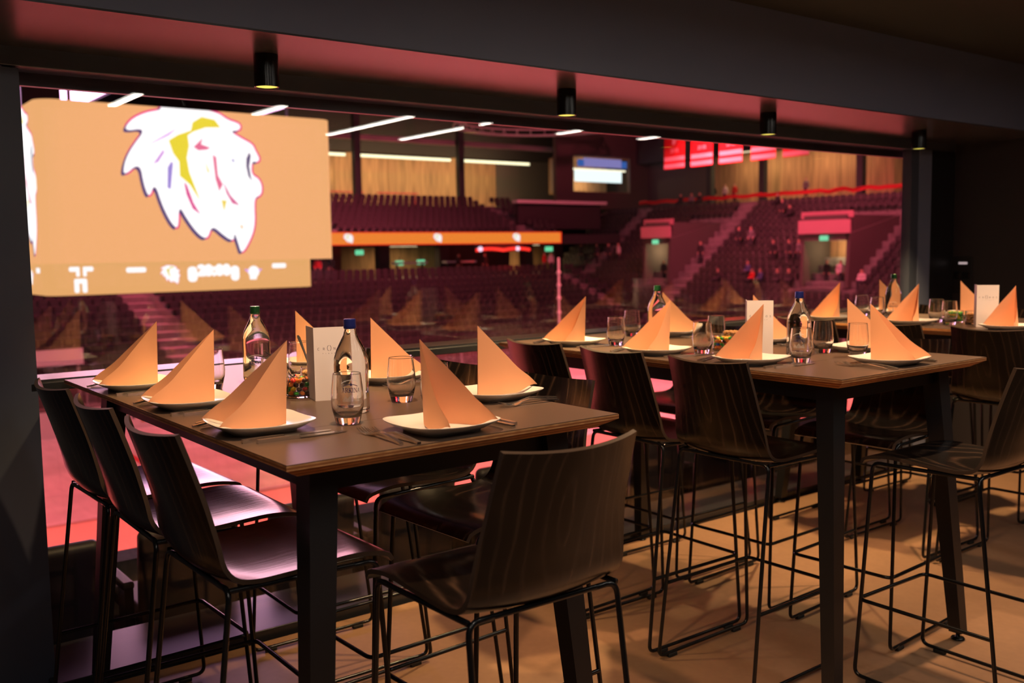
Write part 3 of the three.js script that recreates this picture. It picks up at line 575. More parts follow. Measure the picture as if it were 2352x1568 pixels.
function lion(c, k, ox, oy, detail) {
  c.lineJoin = 'round'; lionPath(c, k, ox, oy); c.strokeStyle = '#e0307a'; c.lineWidth = 18 * k; c.stroke();
  if (detail) { c.save(); c.translate(-14 * k, 12 * k); lionPath(c, k, ox, oy); c.fillStyle = '#41406e'; c.fill(); c.restore(); }
  lionPath(c, k, ox, oy); c.fillStyle = '#ffffff'; c.fill();
  const poly = (pts, s) => { c.beginPath(); pts.forEach(([x, y], i) => { const X = ox + (x - 960) * k, Y = oy + (y - 910) * k; i ? c.lineTo(X, Y) : c.moveTo(X, Y); }); c.closePath(); c.fillStyle = s; c.fill(); };
  poly([[830, 720], [880, 690], [950, 665], [960, 625], [1010, 595], [1080, 605], [1110, 640], [1030, 645], [960, 670], [930, 690], [935, 740], [920, 800], [930, 870], [960, 950], [982, 1010], [930, 930], [880, 890], [880, 820], [850, 780]], '#d9cc2e');
  if (!detail) return;
  poly([[1250, 790], [1268, 757], [1276, 775], [1264, 830], [1272, 885], [1280, 905], [1258, 880], [1248, 830]], '#4b4f72');
  poly([[818, 850], [838, 822], [846, 830], [828, 955], [812, 950]], '#8c82cc'); poly([[745, 835], [800, 765], [802, 780], [770, 825]], '#c08ad6'); poly([[712, 752], [820, 690], [880, 655], [830, 695]], '#c99ae0');
  poly([[900, 920], [915, 935], [945, 1020], [980, 1078], [940, 1050], [910, 980]], '#d0508e'); poly([[960, 745], [1010, 700], [1000, 730], [1050, 745], [1030, 755], [985, 760]], '#d86a8c'); poly([[1062, 780], [1080, 790], [1085, 880], [1110, 925], [1090, 960], [1072, 900]], '#d86a8c');
  poly([[1115, 915], [1150, 980], [1200, 1030], [1160, 1020], [1130, 970]], '#cc6090'); poly([[1100, 1005], [1128, 1008], [1112, 1060]], '#e0cc50'); poly([[1018, 812], [1040, 868], [1030, 866]], '#e0cc50'); poly([[1200, 1130], [1215, 1135], [1208, 1155]], '#e0b070'); poly([[1166, 795], [1182, 800], [1174, 815]], '#6a7ab8');
}
const ORANGE = '#e3a56c';
const ribTex = canvasTex(2048, 64, (c, w, h) => { c.fillStyle = '#f0862f'; c.fillRect(0, 0, w, h); c.fillStyle = '#ff3a1c'; c.fillRect(0, 0, w, 5); c.fillRect(0, h - 5, w, 5); c.fillRect(w - 8, 0, 8, h); for (let k = 0; k < 6; k++) lion(c, 0.068, w - 296 - k * 482 * 0.976, 32, false); });
const litMat = (map, k) => new THREE.MeshStandardMaterial({ color: 0x050505, roughness: 0.6, emissive: 0xffffff, emissiveMap: map, emissiveIntensity: k });
{
  const o = thing('ribbon_display', 'long orange ribbon display with round white emblems along the upper stand', 'led display', [0, 0, 0]);
  part('housing', box(19.5, 51.3, 1.98, 2.92, -60.17, -60.02), M.arenaDark, o); part('screen', grid(1, 1, (u, v) => [19.5 + u * 31.8, 2.0 + v * 0.9, -60.01, u, v]), litMat(ribTex, 1.0), o);
  const a = new THREE.RectAreaLight(col(1, 0.20, 0.06), 5, 31, 0.9); a.position.set(35.4, 2.45, -59.95); a.lookAt(35.4, 2.45, 0); a.name = 'ribbon_glow'; scene.add(a);
}
// upper concourse across the rink
{
  const w = structGroup('wall_upper_concourse', 'warm timber wall of the upper concourse across the rink');
  part('floor_slab', box(-26, 64, 4.6, 5.1, -75, -66.9), M.concrete, w);
  for (let x = -24; x < 55; x += 2.6) part('wall_panel', box(x + 0.02, x + 2.58, 5.1, 10.0, -74.2, -74), M.warmWall, w);
  part('lintel', box(-26, 64, 9.9, 14, -74.1, -73.0), M.arenaDark, w);
  for (const x of [26.8, 36.9, 46.6]) part('column', box(x - 0.26, x + 0.26, 5.1, 14, -67.6, -67.1), std(col(0.03, 0.05, 0.05), 0.6), w);
  part('corner_wall', box(55.2, 70, 5.1, 14, -74, -73.8), M.arenaWall, w); part('fascia', box(-26, 57, 10.2, 10.6, -68.0, -67.6), M.truss, w);
  for (const [x0, x1, l] of [[27.6, 36.4, 'beside the big screen'], [37.6, 46.2, 'over the middle of the upper stand'], [47.2, 54.6, 'at the corner of the upper stand']]) {
    const o = thing('strip_light', `glowing strip light of the upper concourse ${l}`, 'strip light', [(x0 + x1) / 2, 9.05, -68.2], 0, 'strip lights of the upper concourse');
    part('tube', box(-(x1 - x0) / 2, (x1 - x0) / 2, -0.1, 0.1, -0.08, 0.08), glow(1, 0.92, 0.56, 1.8), o); part('housing', box(-(x1 - x0) / 2, (x1 - x0) / 2, 0.1, 0.2, -0.1, 0.1), M.arenaDark, o);
    const a = new THREE.RectAreaLight(col(1, 0.66, 0.32), 70, x1 - x0, 0.3); a.position.set((x0 + x1) / 2, 8.9, -68.4); a.lookAt((x0 + x1) / 2, 5.5, -74); a.name = 'strip_glow'; scene.add(a);
  }
}
for (const [x0, x1, y, l] of [[35.5, 39.4, 6.5, 'behind the upper seats'], [40.8, 44.6, 6.5, 'in front of the timber wall']]) {
  const o = thing('standing_table', `red standing table ${l}`, 'table', [(x0 + x1) / 2, 5.1, -71], 0, 'standing tables of the upper concourse'); const h = (x1 - x0) / 2, rd = std(col(0.4, 0.05, 0.06), 0.6);
  part('top', box(-h, h, 1.25, 1.33, -0.25, 0.25), rd, o); for (const s of [-1, 1]) part('leg', box(s * (h - 0.2) - 0.04, s * (h - 0.2) + 0.04, 0, 1.25, -0.04, 0.04), rd, o);
}
{ // pale parapet ledge at the corner and the commentary box above it
  const p = structGroup('trim_1', 'pink lit ledge of the corner parapet'); part('ledge', box(48.2, 58.0, 5.25, 5.5, -62.4, -61.8), M.board, p); part('face', box(48.6, 57.6, 3.2, 5.25, -62.6, -62.2), M.arenaDark, p);
  const o = thing('commentary_box', 'lit commentary box with a white screen and blue sign in the arena corner', 'box', [61.2, 6.6, -66]);
  part('wall', join([box(-5.5, -3.5, -1.5, 6, -0.2, 0.2), box(3.5, 9, -1.5, 6, -0.2, 0.2), box(-3.5, 3.5, 3.2, 6, -0.2, 0.2), box(-3.5, 3.5, -1.5, 0, -0.2, 0.2)]), M.arenaWall, o);
  part('room', join([box(-3.5, 3.5, 0, 3.2, -3.2, -3.0), box(-3.5, 3.5, 3.1, 3.2, -3.2, 0), box(-3.5, 3.5, -0.1, 0.05, -3.2, 0)]), M.warmWall, o);
  part('screen', box(-2.9, 2.9, 0.95, 1.95, -0.35, -0.3), glow(0.85, 1, 1, 1.2), o); part('light_strip', box(-3.4, 3.4, 1.98, 2.12, -0.4, -0.3), glow(1, 0.95, 0.7, 1.5), o); part('sign', box(-2.3, 2.3, 2.25, 3.0, 0.2, 0.3), glow(0.28, 0.26, 0.62, 0.8), o);
  for (const s of [-1, 1]) part('sign', box(s * 2.65 - 0.35, s * 2.65 + 0.35, 2.25, 2.85, 0.18, 0.28), glow(0.04, 0.14, 0.5, 0.8), o);
  const a = new THREE.PointLight(col(1, 0.7, 0.36), 9); a.position.set(61.2, 7.4, -67.8); a.name = 'box_light'; scene.add(a);
}
{
  const o = thing('neon_sign', 'curved red neon sign under the ribbon display', 'neon sign', [45.7, 1.62, -60.4]);
  const P = []; for (let k = 0; k <= 24; k++) { const x = -2.6 + k / 24 * 5.2; P.push(new THREE.Vector3(x, 0.12 * Math.abs(Math.sin(x * 1.2)) - 0.1, 0)); }
  part('tube', rod(P, 0.13, 8), glow(1, 0.03, 0.02, 1.3), o); part('lamp', new THREE.SphereGeometry(0.2, 12, 8).translate(-2.3, 0, 0.15), glow(0.95, 0.7, 0.9, 1.2), o); part('lamp', new THREE.SphereGeometry(0.18, 12, 8).translate(1.3, 0, 0.15), glow(0.95, 0.7, 0.9, 1.2), o); part('plate', box(-2.7, 2.7, -0.2, 0.3, -0.12, -0.05), M.arenaDark, o);
  const a = new THREE.PointLight(col(1, 0.05, 0.03), 10); a.position.set(45.7, 1.2, -59.6); a.name = 'neon_glow'; scene.add(a);
}
const sign = (x, y, z, s, l) => { const o = thing('exit_sign', l, 'exit sign', [x, y, z], 0, 'green exit signs'); part('face', rbox(0.55 * s, 0.34 * s, 0.3 * s, 0.05, 0, 0, 0), glow(0.18, 0.85, 0.45, 0.9), o); part('bracket', box(-0.03, 0.03, 0.1, 0.5, -0.03, 0.03), M.arenaDark, o); };
sign(33.4, 1.5, -60.9, 1, 'green exit sign at the end of the ribbon display'); sign(40.0, 0.62, -66.5, 1.1, 'green exit sign behind the lower concourse counter'); sign(42.0, 0.66, -66.5, 1.1, 'green exit sign beside the standing guests'); sign(44.0, 0.66, -66.5, 1.1, 'green exit sign by the concourse column'); sign(50.7, 1.55, -60.9, 1.1, 'green exit sign under the right tip of the ribbon');
for (const [x, l] of [[38.3, 'with nobody at it'], [42.8, 'with guests leaning on it']]) { const o = thing('bar_counter', `pink lit counter of the lower concourse ${l}`, 'counter', [x, -0.45, -62.2], 0, 'counters of the lower concourse'); part('top', box(-1.4, 1.4, 1.05, 1.2, -0.3, 0.3), M.board, o); for (const s of [-1, 1]) part('leg', box(s * 1.1 - 0.06, s * 1.1 + 0.06, 0, 1.05, -0.06, 0.06), M.arenaDark, o); }
// end stand: entrances, rail, concourse
const ENT = [[-53.0, -50.7, 'beside the stand corner'], [-38.7, -35.6, 'nearer the window side']];
ENT.forEach(([z0, z1, l], i) => {
  const o = thing('stand_entrance', `lit tunnel entrance of the end stand ${l}`, 'entrance', [53.6, -1.2, (z0 + z1) / 2], 0, 'tunnel entrances of the end stand'), h = (z1 - z0) / 2, H = 4.6;
  const slope = (s) => { const sh = new THREE.Shape([new THREE.Vector2(0, 0), new THREE.Vector2(5.8, 0), new THREE.Vector2(5.8, H), new THREE.Vector2(0.2, H - 1.2)]); return new THREE.ExtrudeGeometry(sh, { depth: 0.25, bevelEnabled: false }).translate(0, 0, s > 0 ? h : -h - 0.25); };
  part('side_wall', slope(1), M.arenaWall, o); part('side_wall', slope(-1), M.arenaWall, o);
  part('lintel', box(0.1, 5.8, 3.0, H, -h, h), M.arenaWall, o); part('rear_wall', box(3.0, 3.2, 0, 3.0, -h, h), M.warmWall, o);
  part('door', box(2.9, 3.0, 0, 2.4, 0.1 * h, 0.75 * h), M.arenaDark, o); part('floor_slab', box(-0.3, 3.2, -0.2, 0.02, -h, h), M.concrete, o);
  part('sign_panel', box(-0.02, 0.1, 3.45, 4.3, -h - 0.35, h + 0.35), std(col(0.62, 0.30, 0.36), 0.6), o); part('sign_panel', box(0.3, 0.4, 4.42, 4.85, -h - 0.35, h + 0.35), std(col(0.55, 0.25, 0.30), 0.6), o);
  part('exit_sign', rbox(0.12, 0.32, 0.62, 0.05, -0.1, 3.15, 0.1), glow(0.2, 0.9, 0.5, 0.9), o);
  const a = new THREE.PointLight(col(1, 0.66, 0.34), 10); a.position.set(55.4, 1.3, (z0 + z1) / 2); a.name = 'tunnel_light'; scene.add(a);
});
{
  const w = structGroup('wall_end_concourse', 'timber wall of the concourse above the end stand');
  part('floor_slab', box(62, 70, 4.5, 5.0, -70, -14), M.concrete, w);
  for (let z = -58; z < -20; z += 2.6) part('wall_panel', box(67, 67.2, 5.0, 9.6, z + 0.02, z + 2.58), M.warmWall, w);
  part('corner_wall', box(67, 67.2, 5.0, 14, -74, -58), M.arenaWall, w); part('lintel', box(65.5, 67.1, 9.3, 14, -74, -14), M.arenaDark, w);
  for (const z of [-55.0, -49.6, -40.9, -31]) part('column', box(63.2, 63.7, 5.0, 14, z - 0.25, z + 0.25), std(col(0.03, 0.05, 0.05), 0.6), w);
  for (const z of [-52, -45.5, -36.5]) { const a = new THREE.RectAreaLight(col(1, 0.62, 0.30), z < -50 ? 34 : z < -40 ? 30 : 9, 5, 0.4); a.rotation.set(-Math.PI / 2, 0, 0); a.position.set(64.8, 9.15, z); a.lookAt(66.6, 5, z); a.name = 'end_concourse_glow'; scene.add(a); 
    const o = thing('concourse_light', `warm light panel above the end stand ${z < -50 ? 'by the tall banners' : z < -40 ? 'between the columns' : 'beside the window jamb'}`, 'light panel', [64.8, 9.25, z], 0, 'light panels above the end stand'); part('diffuser', box(-0.25, 0.25, -0.04, 0, -2.4, 2.4), glow(1, 0.8, 0.5, 1.2), o); part('housing', box(-0.3, 0.3, 0, 0.08, -2.5, 2.5), M.arenaDark, o); }
  const P = [], n = 60; for (let k = 0; k <= n; k++) { const z = -62 + k / n * 40; P.push(new THREE.Vector3(62.1, 5.62 + 0.05 * Math.sin(k * 1.7) + (z > -46 ? 0.06 * Math.sin(k * 2.3) : 0), z)); }
  const cloth = grid(n, 3, (u, v) => { const p = P[Math.round(u * n)]; return [p.x - 0.1 * Math.sin(v * 3.1 + u * 40) * 0.6, p.y - v * 0.3, p.z, u, v]; });
  solo('red_drape', cloth, std(col(0.55, 0.02, 0.02), 0.7, { side: THREE.DoubleSide }), 'red cloth draped along the rail above the end stand', 'drape');
}
// championship banners hanging in a row over the near edge of the end stand
{
  const bt = canvasTex(256, 512, (c, w, h) => { c.fillStyle = '#d8091c'; c.fillRect(0, 0, w, h); c.fillStyle = '#f3b3c4'; c.font = 'bold 150px sans-serif'; c.textAlign = 'center'; c.fillText('10', w / 2, 190); c.beginPath(); c.ellipse(w / 2, 270, 24, 40, 0.5, 0, 7); c.fill(); c.font = 'bold 44px sans-serif'; c.fillText('20 08', w / 2, 372); c.fillRect(0, 408, w, 36); c.fillRect(0, 468, w, 36); });
  const bm = std(0xffffff, 0.8, { map: bt, side: THREE.DoubleSide }), W = ['first', 'second', 'third', 'fourth', 'fifth'];
  [-41.9, -39.7, -37.5, -35.17, -33.0].forEach((z, i) => {
    const o = thing('banner', `red pennant banner with two white stripes, ${W[i]} counting from the commentary box`, 'banner', [45, 6.34, z], 0, 'red banners under the roof');
    part('cloth', grid(8, 10, (u, v) => [0.05 * Math.sin(u * 5 + v * 2), v * 3.6, (u - 0.5) * 1.74, 1 - (1 - u), v]), bm, o); part('pole', rod([new THREE.Vector3(0, 3.6, -0.95), new THREE.Vector3(0, 3.6, 0.95)], 0.04, 6), M.truss, o);
    for (const s of [-0.8, 0.8]) part('cord', rod([new THREE.Vector3(0, 3.6, s), new THREE.Vector3(0, 7.65, s)], 0.015, 5), M.truss, o);
  });
}
// roof
{
  const r = structGroup('ceiling_arena', 'dark arena roof with steel beams');
  part('deck', box(-40, 75, 14, 14.3, -80, -3.95), M.arenaDark, r);
  for (let x = -20; x < 70; x += 7.5) part('beam', box(x - 0.2, x + 0.2, 12.9, 14, -76, -4), std(col(0.10, 0.09, 0.095), 0.7), r);
  for (let z = -70; z < -10; z += 15) part('beam', box(-30, 70, 13.2, 13.6, z - 0.15, z + 0.15), std(col(0.10, 0.09, 0.095), 0.7), r);
  struct('wall_arena_rear', box(-40, 75, -7, 14, -80.2, -80), M.arenaDark, 'dark rear wall of the arena'); struct('wall_arena_end', box(74.8, 75, -7, 14, -80, -3), M.arenaDark, 'dark end wall of the arena');
}
{
  const o = thing('ring_truss', 'large pink lit ring truss hanging under the arena roof', 'truss', [50, 11.3, -60.5]);
  for (const [r, y] of [[7.2, 0], [6.6, 0], [6.9, 0.5]]) part('tube', new THREE.TorusGeometry(r, 0.07, 6, 64).rotateX(Math.PI / 2).translate(0, y, 0), M.board, o);
  for (let k = 0; k < 36; k++) { const a = k / 36 * Math.PI * 2, c = Math.cos(a), s = Math.sin(a); part('brace', rod([[7.2, 0], [6.9, 0.5], [6.6, 0]].map(([q, y]) => new THREE.Vector3(c * q, y, s * q)), 0.04, 5), M.board, o); }
  for (let k = 0; k < 4; k++) { const a = k / 4 * Math.PI * 2 + 0.4; part('cable', rod([new THREE.Vector3(Math.cos(a) * 6.9, 0.5, Math.sin(a) * 6.9), new THREE.Vector3(Math.cos(a) * 6.9, 1.58, Math.sin(a) * 6.9)], 0.03, 5), M.truss, o); }
}
// wash lights on the roof: the pink and red show lighting
[[-4, -24, 1], [11, -22, 1], [26, -24, 1], [42, -26, 1], [-4, -38, 1], [24, -39, 1], [42, -38, 1], [34, -52, 0], [16, -52, 0], [50, -44, 0], [49, -30, 0], [51, -49, 2]].forEach(([x, z, ice], i) => {
  const words = ['over the near boards left of the screen', 'in front of the big screen', 'over the near blue line', 'over the near corner of the ice', 'behind the big screen', 'over the far blue line', 'over the far corner of the ice', 'over the far lower stand', 'over the far stand behind the screen', 'over the end stand entrances', 'over the end stand near the window', 'aimed at the ring truss'];
  const o = thing('wash_light', `black show light under the arena roof ${words[i]}`, 'spotlight', [x, 12.7, z], 0, 'show lights under the arena roof');
  part('yoke', box(-0.06, 0.06, 0, 1.29, -0.05, 0.05), M.arenaDark, o); part('housing', lathe([[0, 0], [0.16, 0], [0.2, -0.4], [0.18, -0.4], [0, -0.36]], 16), M.arenaDark, o); part('lens', new THREE.CircleGeometry(0.17, 20).rotateX(Math.PI / 2).translate(0, -0.385, 0), glow(1, 0.3, 0.4, 1.5), o);
  const s = new THREE.SpotLight(ice === 1 ? ICE_PINK : WASH_RED, ice === 2 ? 300 : ice ? ICE_WASH : WASH * 1.3, 0, i === 11 ? 1.3 : ice ? 0.92 : 1.1, 0.9, 2); s.position.set(x, 12.2, z); s.target.position.set(x + (i === 9 || i === 10 ? 9 : 0), i === 11 ? 11 : ICE, z + (i === 7 || i === 8 || i === 11 ? -10 : 0)); s.castShadow = true; s.shadow.radius = 8; s.name = 'wash_beam'; scene.add(s, s.target);
});
// centre-hung scoreboard
function wrap(x0, x1, z0, z1, r, y0, y1, side = 0) { // four flat faces with rounded corners between them
  const g = [], cs = [[x0 + r, z1 - r, Math.PI], [x1 - r, z1 - r, Math.PI / 2], [x1 - r, z0 + r, 0], [x0 + r, z0 + r, -Math.PI / 2]];
  const face = (a, b, du = 0) => g.push(grid(1, 1, (u, v) => [a[0] + (b[0] - a[0]) * u, y0 + (y1 - y0) * v, a[1] + (b[1] - a[1]) * u, u + du, v]));
  face([x0 + r, z1], [x1 - r, z1]); face([x1, z1 - r], [x1, z0 + r]); face([x1 - r, z0], [x0 + r, z0]); face([x0, z0 + r], [x0, z1 - r], side);
  for (const [cx, cz, a0] of cs) g.push(grid(8, 1, (u, v) => { const a = a0 - u * Math.PI / 2; return [cx + Math.cos(a) * r, y0 + (y1 - y0) * v, cz + Math.sin(a) * r, 0.004, v]; }));
  return join(g);
}
{
  const big = canvasTex(1536, 768, (c, w, h) => { c.fillStyle = ORANGE; c.fillRect(0, 0, w, h); c.save(); c.scale(1, 0.93); lion(c, 1.10, w * 0.475, h * 0.50, true); c.restore(); });
  const small = canvasTex(1536, 192, (c, w, h) => {
    c.fillStyle = '#e1a768'; c.fillRect(0, 0, w, h); c.fillStyle = '#ffffff'; const X = (p) => (p - 120) / (724 - 120) * w, pill = (x, y, ww, hh, r) => { c.beginPath(); c.roundRect(x, y, ww, hh, r); c.fill(); };
    pill(X(255), 30, 125, 34, 14); pill(X(637), 24, 105, 34, 14); pill(X(407), 34, 66, 100, 28); pill(X(521), 34, 62, 100, 28);
    c.font = 'bold 88px sans-serif'; c.textAlign = 'center'; c.strokeStyle = '#ffffff'; c.lineWidth = 16; c.lineJoin = 'round'; c.strokeText('20:00', X(477), 92); c.fillText('20:00', X(477), 92);
    lion(c, 0.17, X(363), 84, false); c.fillStyle = '#d9a0e8'; c.beginPath(); c.moveTo(X(558), 60); c.lineTo(X(610), 60); c.lineTo(X(584), 120); c.fill(); c.fillStyle = '#fff'; c.beginPath(); c.arc(X(585), 78, 40, 0, 7); c.fill(); pill(X(573), 90, 52, 40, 8);
    pill(8, 20, 60, 30, 10); pill(90, 20, 60, 30, 10); pill(48, 20, 22, 60, 8); pill(88, 20, 22, 60, 8); pill(34, 92, 30, 86, 12); pill(80, 92, 30, 86, 12); pill(34, 92, 76, 30, 12);
  });
  const o = thing('scoreboard', 'huge orange centre-hung scoreboard showing a white lion head', 'scoreboard', [0, 0, 0]);
  part('screen', wrap(5.78, 14.06, -35.2, -27, 0.5, 1.33, 5.5, -0.26), litMat(big, 1.2), o); part('lower_screen', wrap(5.85, 13.32, -34.8, -27.05, 0.45, 0.5, 1.33), litMat(small, 1.1), o);
  part('core', box(6.4, 13.4, 0.52, 5.48, -34.4, -27.8), M.arenaDark, o); part('top_plate', box(6.0, 13.8, 5.44, 5.49, -35, -27.2), M.arenaDark, o); part('bottom_plate', box(6.2, 13.0, 0.51, 0.55, -34.5, -27.4), M.arenaDark, o);
  part('upper_ring', wrap(8.0, 13.4, -34.4, -27.6, 0.5, 6.05, 8.6), glow(1.0, 0.5, 0.9, 5), o); part('ring_core', box(8.1, 13.3, 6.03, 8.6, -34.3, -27.7), M.arenaDark, o);
  for (const [x, z] of [[6.8, -28], [13, -28], [6.8, -34], [13, -34]]) part('cable', rod([new THREE.Vector3(x, 5.4, z), new THREE.Vector3(x, 14, z)], 0.05, 6), M.truss, o);
  part('truss', box(6.6, 13.2, 7.0, 7.3, -31.3, -30.9), M.truss, o);
  for (const [x, z, w, tx, tz] of [[9.9, -26.9, 8.0, 9.9, 0], [5.7, -31, 7.8, -20, -31], [14.15, -31, 7.8, 40, -31]]) { const a = new THREE.RectAreaLight(col(1.0, 0.42, 0.58), SCREEN_GLOW, w, 4.6); a.position.set(x, 3.0, z); a.lookAt(tx, 3.0, tz); a.name = 'scoreboard_glow'; scene.add(a); }
}
{ // slim camera pole
  const o = thing('camera_pole', 'slim pale camera pole with round couplings at the rink corner', 'pole', [39.05, ICE, -46]);
  part('pole', rod([new THREE.Vector3(0, 0, 0), new THREE.Vector3(0, 7.3, 0)], 0.07, 8), M.board, o); for (const y of [3.9, 4.8, 5.6, 6.4]) part('coupling', new THREE.SphereGeometry(0.14, 10, 8).translate(0, y, 0), M.board, o); part('base', box(-0.3, 0.3, 0, 0.08, -0.3, 0.3), M.truss, o);
}
// ---------------------------------------------------------------- spectators
function figure(bones) { // one continuous body: smooth union of tapered limbs
  const res = 36, mc = new MarchingCubes(res, M.seatBlack, false, false, 40000), half = res / 2, S = 1.0; mc.isolation = 0;
  const smin = (a, b, k) => { const h = Math.max(0, k - Math.abs(a - b)) / k; return Math.min(a, b) - h * h * k * 0.25; };
  for (let z = 0; z < res; z++) for (let y = 0; y < res; y++) for (let x = 0; x < res; x++) {
    const p = [(x - half) / half * S, (y - half) / half * S, (z - half) / half * S]; let d = 9;
    for (const [a, b, ra, rb] of bones) { const ba = [b[0] - a[0], b[1] - a[1], b[2] - a[2]], pa = [p[0] - a[0], p[1] - a[1], p[2] - a[2]], l2 = ba[0] ** 2 + ba[1] ** 2 + ba[2] ** 2 || 1e-9, t = Math.max(0, Math.min(1, (pa[0] * ba[0] + pa[1] * ba[1] + pa[2] * ba[2]) / l2)); d = smin(d, Math.hypot(pa[0] - ba[0] * t, pa[1] - ba[1] * t, pa[2] - ba[2] * t) - (ra + (rb - ra) * t), 0.06); }
    mc.field[x + y * res + z * res * res] = -d;
  }
  mc.update(); const n = mc.count, g = new THREE.BufferGeometry(); g.setAttribute('position', new THREE.BufferAttribute(mc.positionArray.slice(0, n * 3), 3)); g.setAttribute('normal', new THREE.BufferAttribute(mc.normalArray.slice(0, n * 3), 3)); return g.translate(0, 0.9, 0);
}
const Y = (y) => y - 0.9; // bones given from the feet up, facing +z
const stand = figure([[[0, Y(1.64), 0.01], [0, Y(1.60), 0.02], 0.105, 0.085], [[0, Y(1.46), 0], [0, Y(1.55), 0.01], 0.06, 0.06], [[0, Y(1.36), 0], [0, Y(1.0), 0], 0.15, 0.13], [[-0.15, Y(1.38), 0], [0.15, Y(1.38), 0], 0.08, 0.08], [[-0.19, Y(1.36), 0], [-0.25, Y(1.08), -0.02], 0.06, 0.05], [[-0.25, Y(1.08), -0.02], [-0.2, Y(0.84), 0.1], 0.048, 0.04], [[0.19, Y(1.36), 0], [0.25, Y(1.08), -0.02], 0.06, 0.05], [[0.25, Y(1.08), -0.02], [0.2, Y(0.84), 0.1], 0.048, 0.04], [[-0.09, Y(0.92), 0], [-0.1, Y(0.5), 0.01], 0.095, 0.07], [[-0.1, Y(0.5), 0.01], [-0.1, Y(0.09), -0.02], 0.068, 0.05], [[-0.1, Y(0.05), -0.02], [-0.1, Y(0.04), 0.12], 0.045, 0.04], [[0.09, Y(0.92), 0], [0.1, Y(0.5), 0.01], 0.095, 0.07], [[0.1, Y(0.5), 0.01], [0.1, Y(0.09), -0.02], 0.068, 0.05], [[0.1, Y(0.05), -0.02], [0.1, Y(0.04), 0.12], 0.045, 0.04]]);
const sit = figure([[[0, Y(1.20), 0.02], [0, Y(1.16), 0.03], 0.105, 0.085], [[0, Y(1.03), 0], [0, Y(1.1), 0.01], 0.06, 0.06], [[0, Y(0.93), -0.02], [0, Y(0.58), 0], 0.15, 0.14], [[-0.15, Y(0.95), 0], [0.15, Y(0.95), 0], 0.08, 0.08], [[-0.19, Y(0.93), 0], [-0.24, Y(0.68), 0.06], 0.06, 0.05], [[-0.24, Y(0.68), 0.06], [-0.12, Y(0.62), 0.26], 0.048, 0.04], [[0.19, Y(0.93), 0], [0.24, Y(0.68), 0.06], 0.06, 0.05], [[0.24, Y(0.68), 0.06], [0.12, Y(0.62), 0.26], 0.048, 0.04], [[-0.09, Y(0.55), 0.02], [-0.12, Y(0.53), 0.42], 0.095, 0.075], [[-0.12, Y(0.5), 0.43], [-0.12, Y(0.1), 0.4], 0.068, 0.05], [[-0.12, Y(0.05), 0.4], [-0.12, Y(0.04), 0.53], 0.045, 0.04], [[0.09, Y(0.55), 0.02], [0.12, Y(0.53), 0.42], 0.095, 0.075], [[0.12, Y(0.5), 0.43], [0.12, Y(0.1), 0.4], 0.068, 0.05], [[0.12, Y(0.05), 0.4], [0.12, Y(0.04), 0.53], 0.045, 0.04]]);
const CLOTH = { dark: [[0.03, 0.028, 0.03], [0.025, 0.025, 0.03]], red: [[0.55, 0.02, 0.02], [0.03, 0.03, 0.04]], pale: [[0.62, 0.58, 0.58], [0.04, 0.04, 0.05]], blue: [[0.06, 0.09, 0.22], [0.04, 0.04, 0.05]], grey: [[0.2, 0.19, 0.2], [0.05, 0.05, 0.06]] };
const bodyMat = std(0xffffff, 0.85, { vertexColors: true }), dressed = {};
function dress(pose, cloth) {
  const key = pose + cloth; if (dressed[key]) return dressed[key];
  const g = (pose === 'standing' ? stand : sit).clone(), p = g.attributes.position, c = new Float32Array(p.count * 3), [shirt, legs] = CLOTH[cloth], base = pose === 'standing' ? 0 : -0.44;
  for (let i = 0; i < p.count; i++) { const y = p.getY(i) - base, x = Math.abs(p.getX(i)), z = p.getZ(i); const q = y > 1.69 || (y > 1.58 && z < -0.01) ? [0.05, 0.03, 0.02] : y > 1.5 && x < 0.14 ? [0.5, 0.3, 0.22] : pose === 'standing' ? (y < 0.95 && !(x > 0.16 && y > 0.78) ? legs : y < 0.92 && x > 0.16 ? [0.5, 0.3, 0.22] : shirt) : (z > 0.14 && p.getY(i) < 0.64 ? legs : shirt); c.set(q, i * 3); }
  g.setAttribute('color', new THREE.BufferAttribute(c, 3)); return dressed[key] = g;
}
function person(x, y, z, turn, pose, cloth, where, group) { return solo('person', dress(pose, cloth), bodyMat, `person in ${cloth} clothing ${pose} ${where}`, 'person', [x, y, z], turn, group); }
const onEnd = (x) => { const k = Math.max(0, Math.min(20, Math.floor((x - 48) / 0.667))); return [end[k].p + 0.35, end[k].y]; };
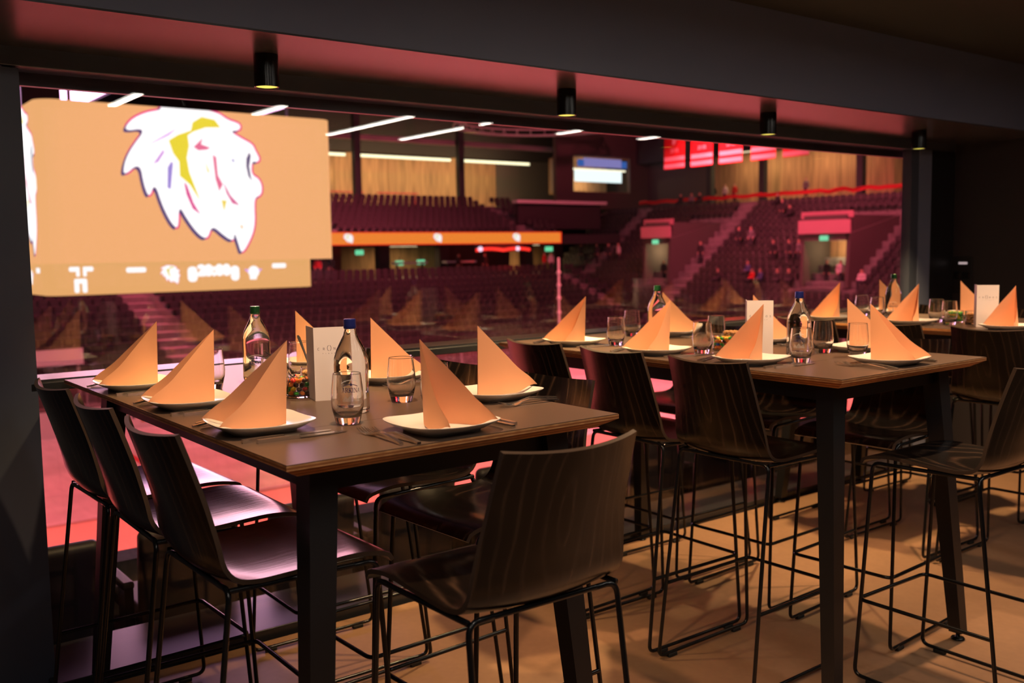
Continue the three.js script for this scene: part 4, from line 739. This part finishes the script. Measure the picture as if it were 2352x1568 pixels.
const endFolk = [[57.1, -46.7, 'standing', 'dark'], [57.3, -45.6, 'standing', 'grey'], [59.4, -44.9, 'standing', 'dark'], [59.4, -44.3, 'sitting', 'dark'], [61.2, -46.4, 'sitting', 'dark'], [61.5, -56.8, 'sitting', 'dark'], [61.5, -55.6, 'sitting', 'grey'], [61.5, -54.7, 'sitting', 'dark'], [56.0, -42.6, 'standing', 'dark'], [55.7, -41.3, 'standing', 'dark'], [55.7, -40.5, 'standing', 'grey'], [55.4, -58.0, 'standing', 'pale'], [55.4, -59.2, 'standing', 'dark'], [55.4, -60.6, 'standing', 'dark'], [55.6, -62.6, 'standing', 'dark'], [54.0, -42.2, 'sitting', 'blue'], [54.0, -42.9, 'sitting', 'red'], [54.0, -40.8, 'sitting', 'dark'], [53.4, -39.9, 'sitting', 'dark'], [53.6, -45.9, 'sitting', 'dark'], [55.7, -49.2, 'standing', 'dark'], [53.5, -34.5, 'sitting', 'pale'], [54.1, -43.8, 'sitting', 'blue']];
const near = [[-55.0, 'by the column at the top'], [-50, 'near the corner'], [-45.2, 'above the middle rows'], [-41, 'beside the tunnel'], [-30, 'below the tunnel']];
endFolk.forEach(([x, z, pose, cloth]) => { const [px, py] = onEnd(x); person(pose === 'sitting' ? px + 0.1 : px, py, z, -Math.PI / 2 + rr(-0.4, 0.4), pose, cloth, `on the end stand ${x > 60 ? 'under its top rail' : z < -57 ? 'near its far corner' : z < -48 ? 'beside the first tunnel' : x > 56.5 ? 'in the upper middle rows' : 'below the middle rows'}`, `people ${pose} on the end stand in ${cloth}`); });
person(54.6, -1.18, -51.9, -Math.PI / 2, 'standing', 'dark', 'in the tunnel beside the stand corner'); person(54.7, -1.18, -37.6, -Math.PI / 2, 'standing', 'dark', 'in the tunnel nearer the window side'); person(54.4, -1.18, -36.4, -Math.PI / 2 + 0.6, 'standing', 'pale', 'at the mouth of the nearer tunnel');
for (const [x, z, cl, w] of [[30.2, -61.0, 'red', 'beside the big screen on the lower concourse'], [31.2, -61.2, 'dark', 'next to a red shirt on the lower concourse'], [42.3, -61.6, 'dark', 'at the lower concourse counter'], [43.1, -62.8, 'grey', 'behind the lower concourse counter'], [44.6, -61.4, 'dark', 'by the neon sign on the lower concourse'], [50.9, -60.9, 'pale', 'at the rail under the right tip of the ribbon'], [50.2, -60.9, 'red', 'next to the pale shirt at the rail']]) person(x, -0.45, z, rr(-0.6, 0.6), 'standing', cl, w);
for (const [z, cl, w] of [[-55.6, 'dark', 'on the concourse under the banners'], [-54.4, 'pale', 'under the banners by the column'], [-53.4, 'red', 'between the column and the timber wall'], [-46.4, 'grey', 'in the middle of the end concourse']]) person(64.6, 5.0, z, -Math.PI / 2, 'standing', cl, w);
renderer.render(scene, camera);
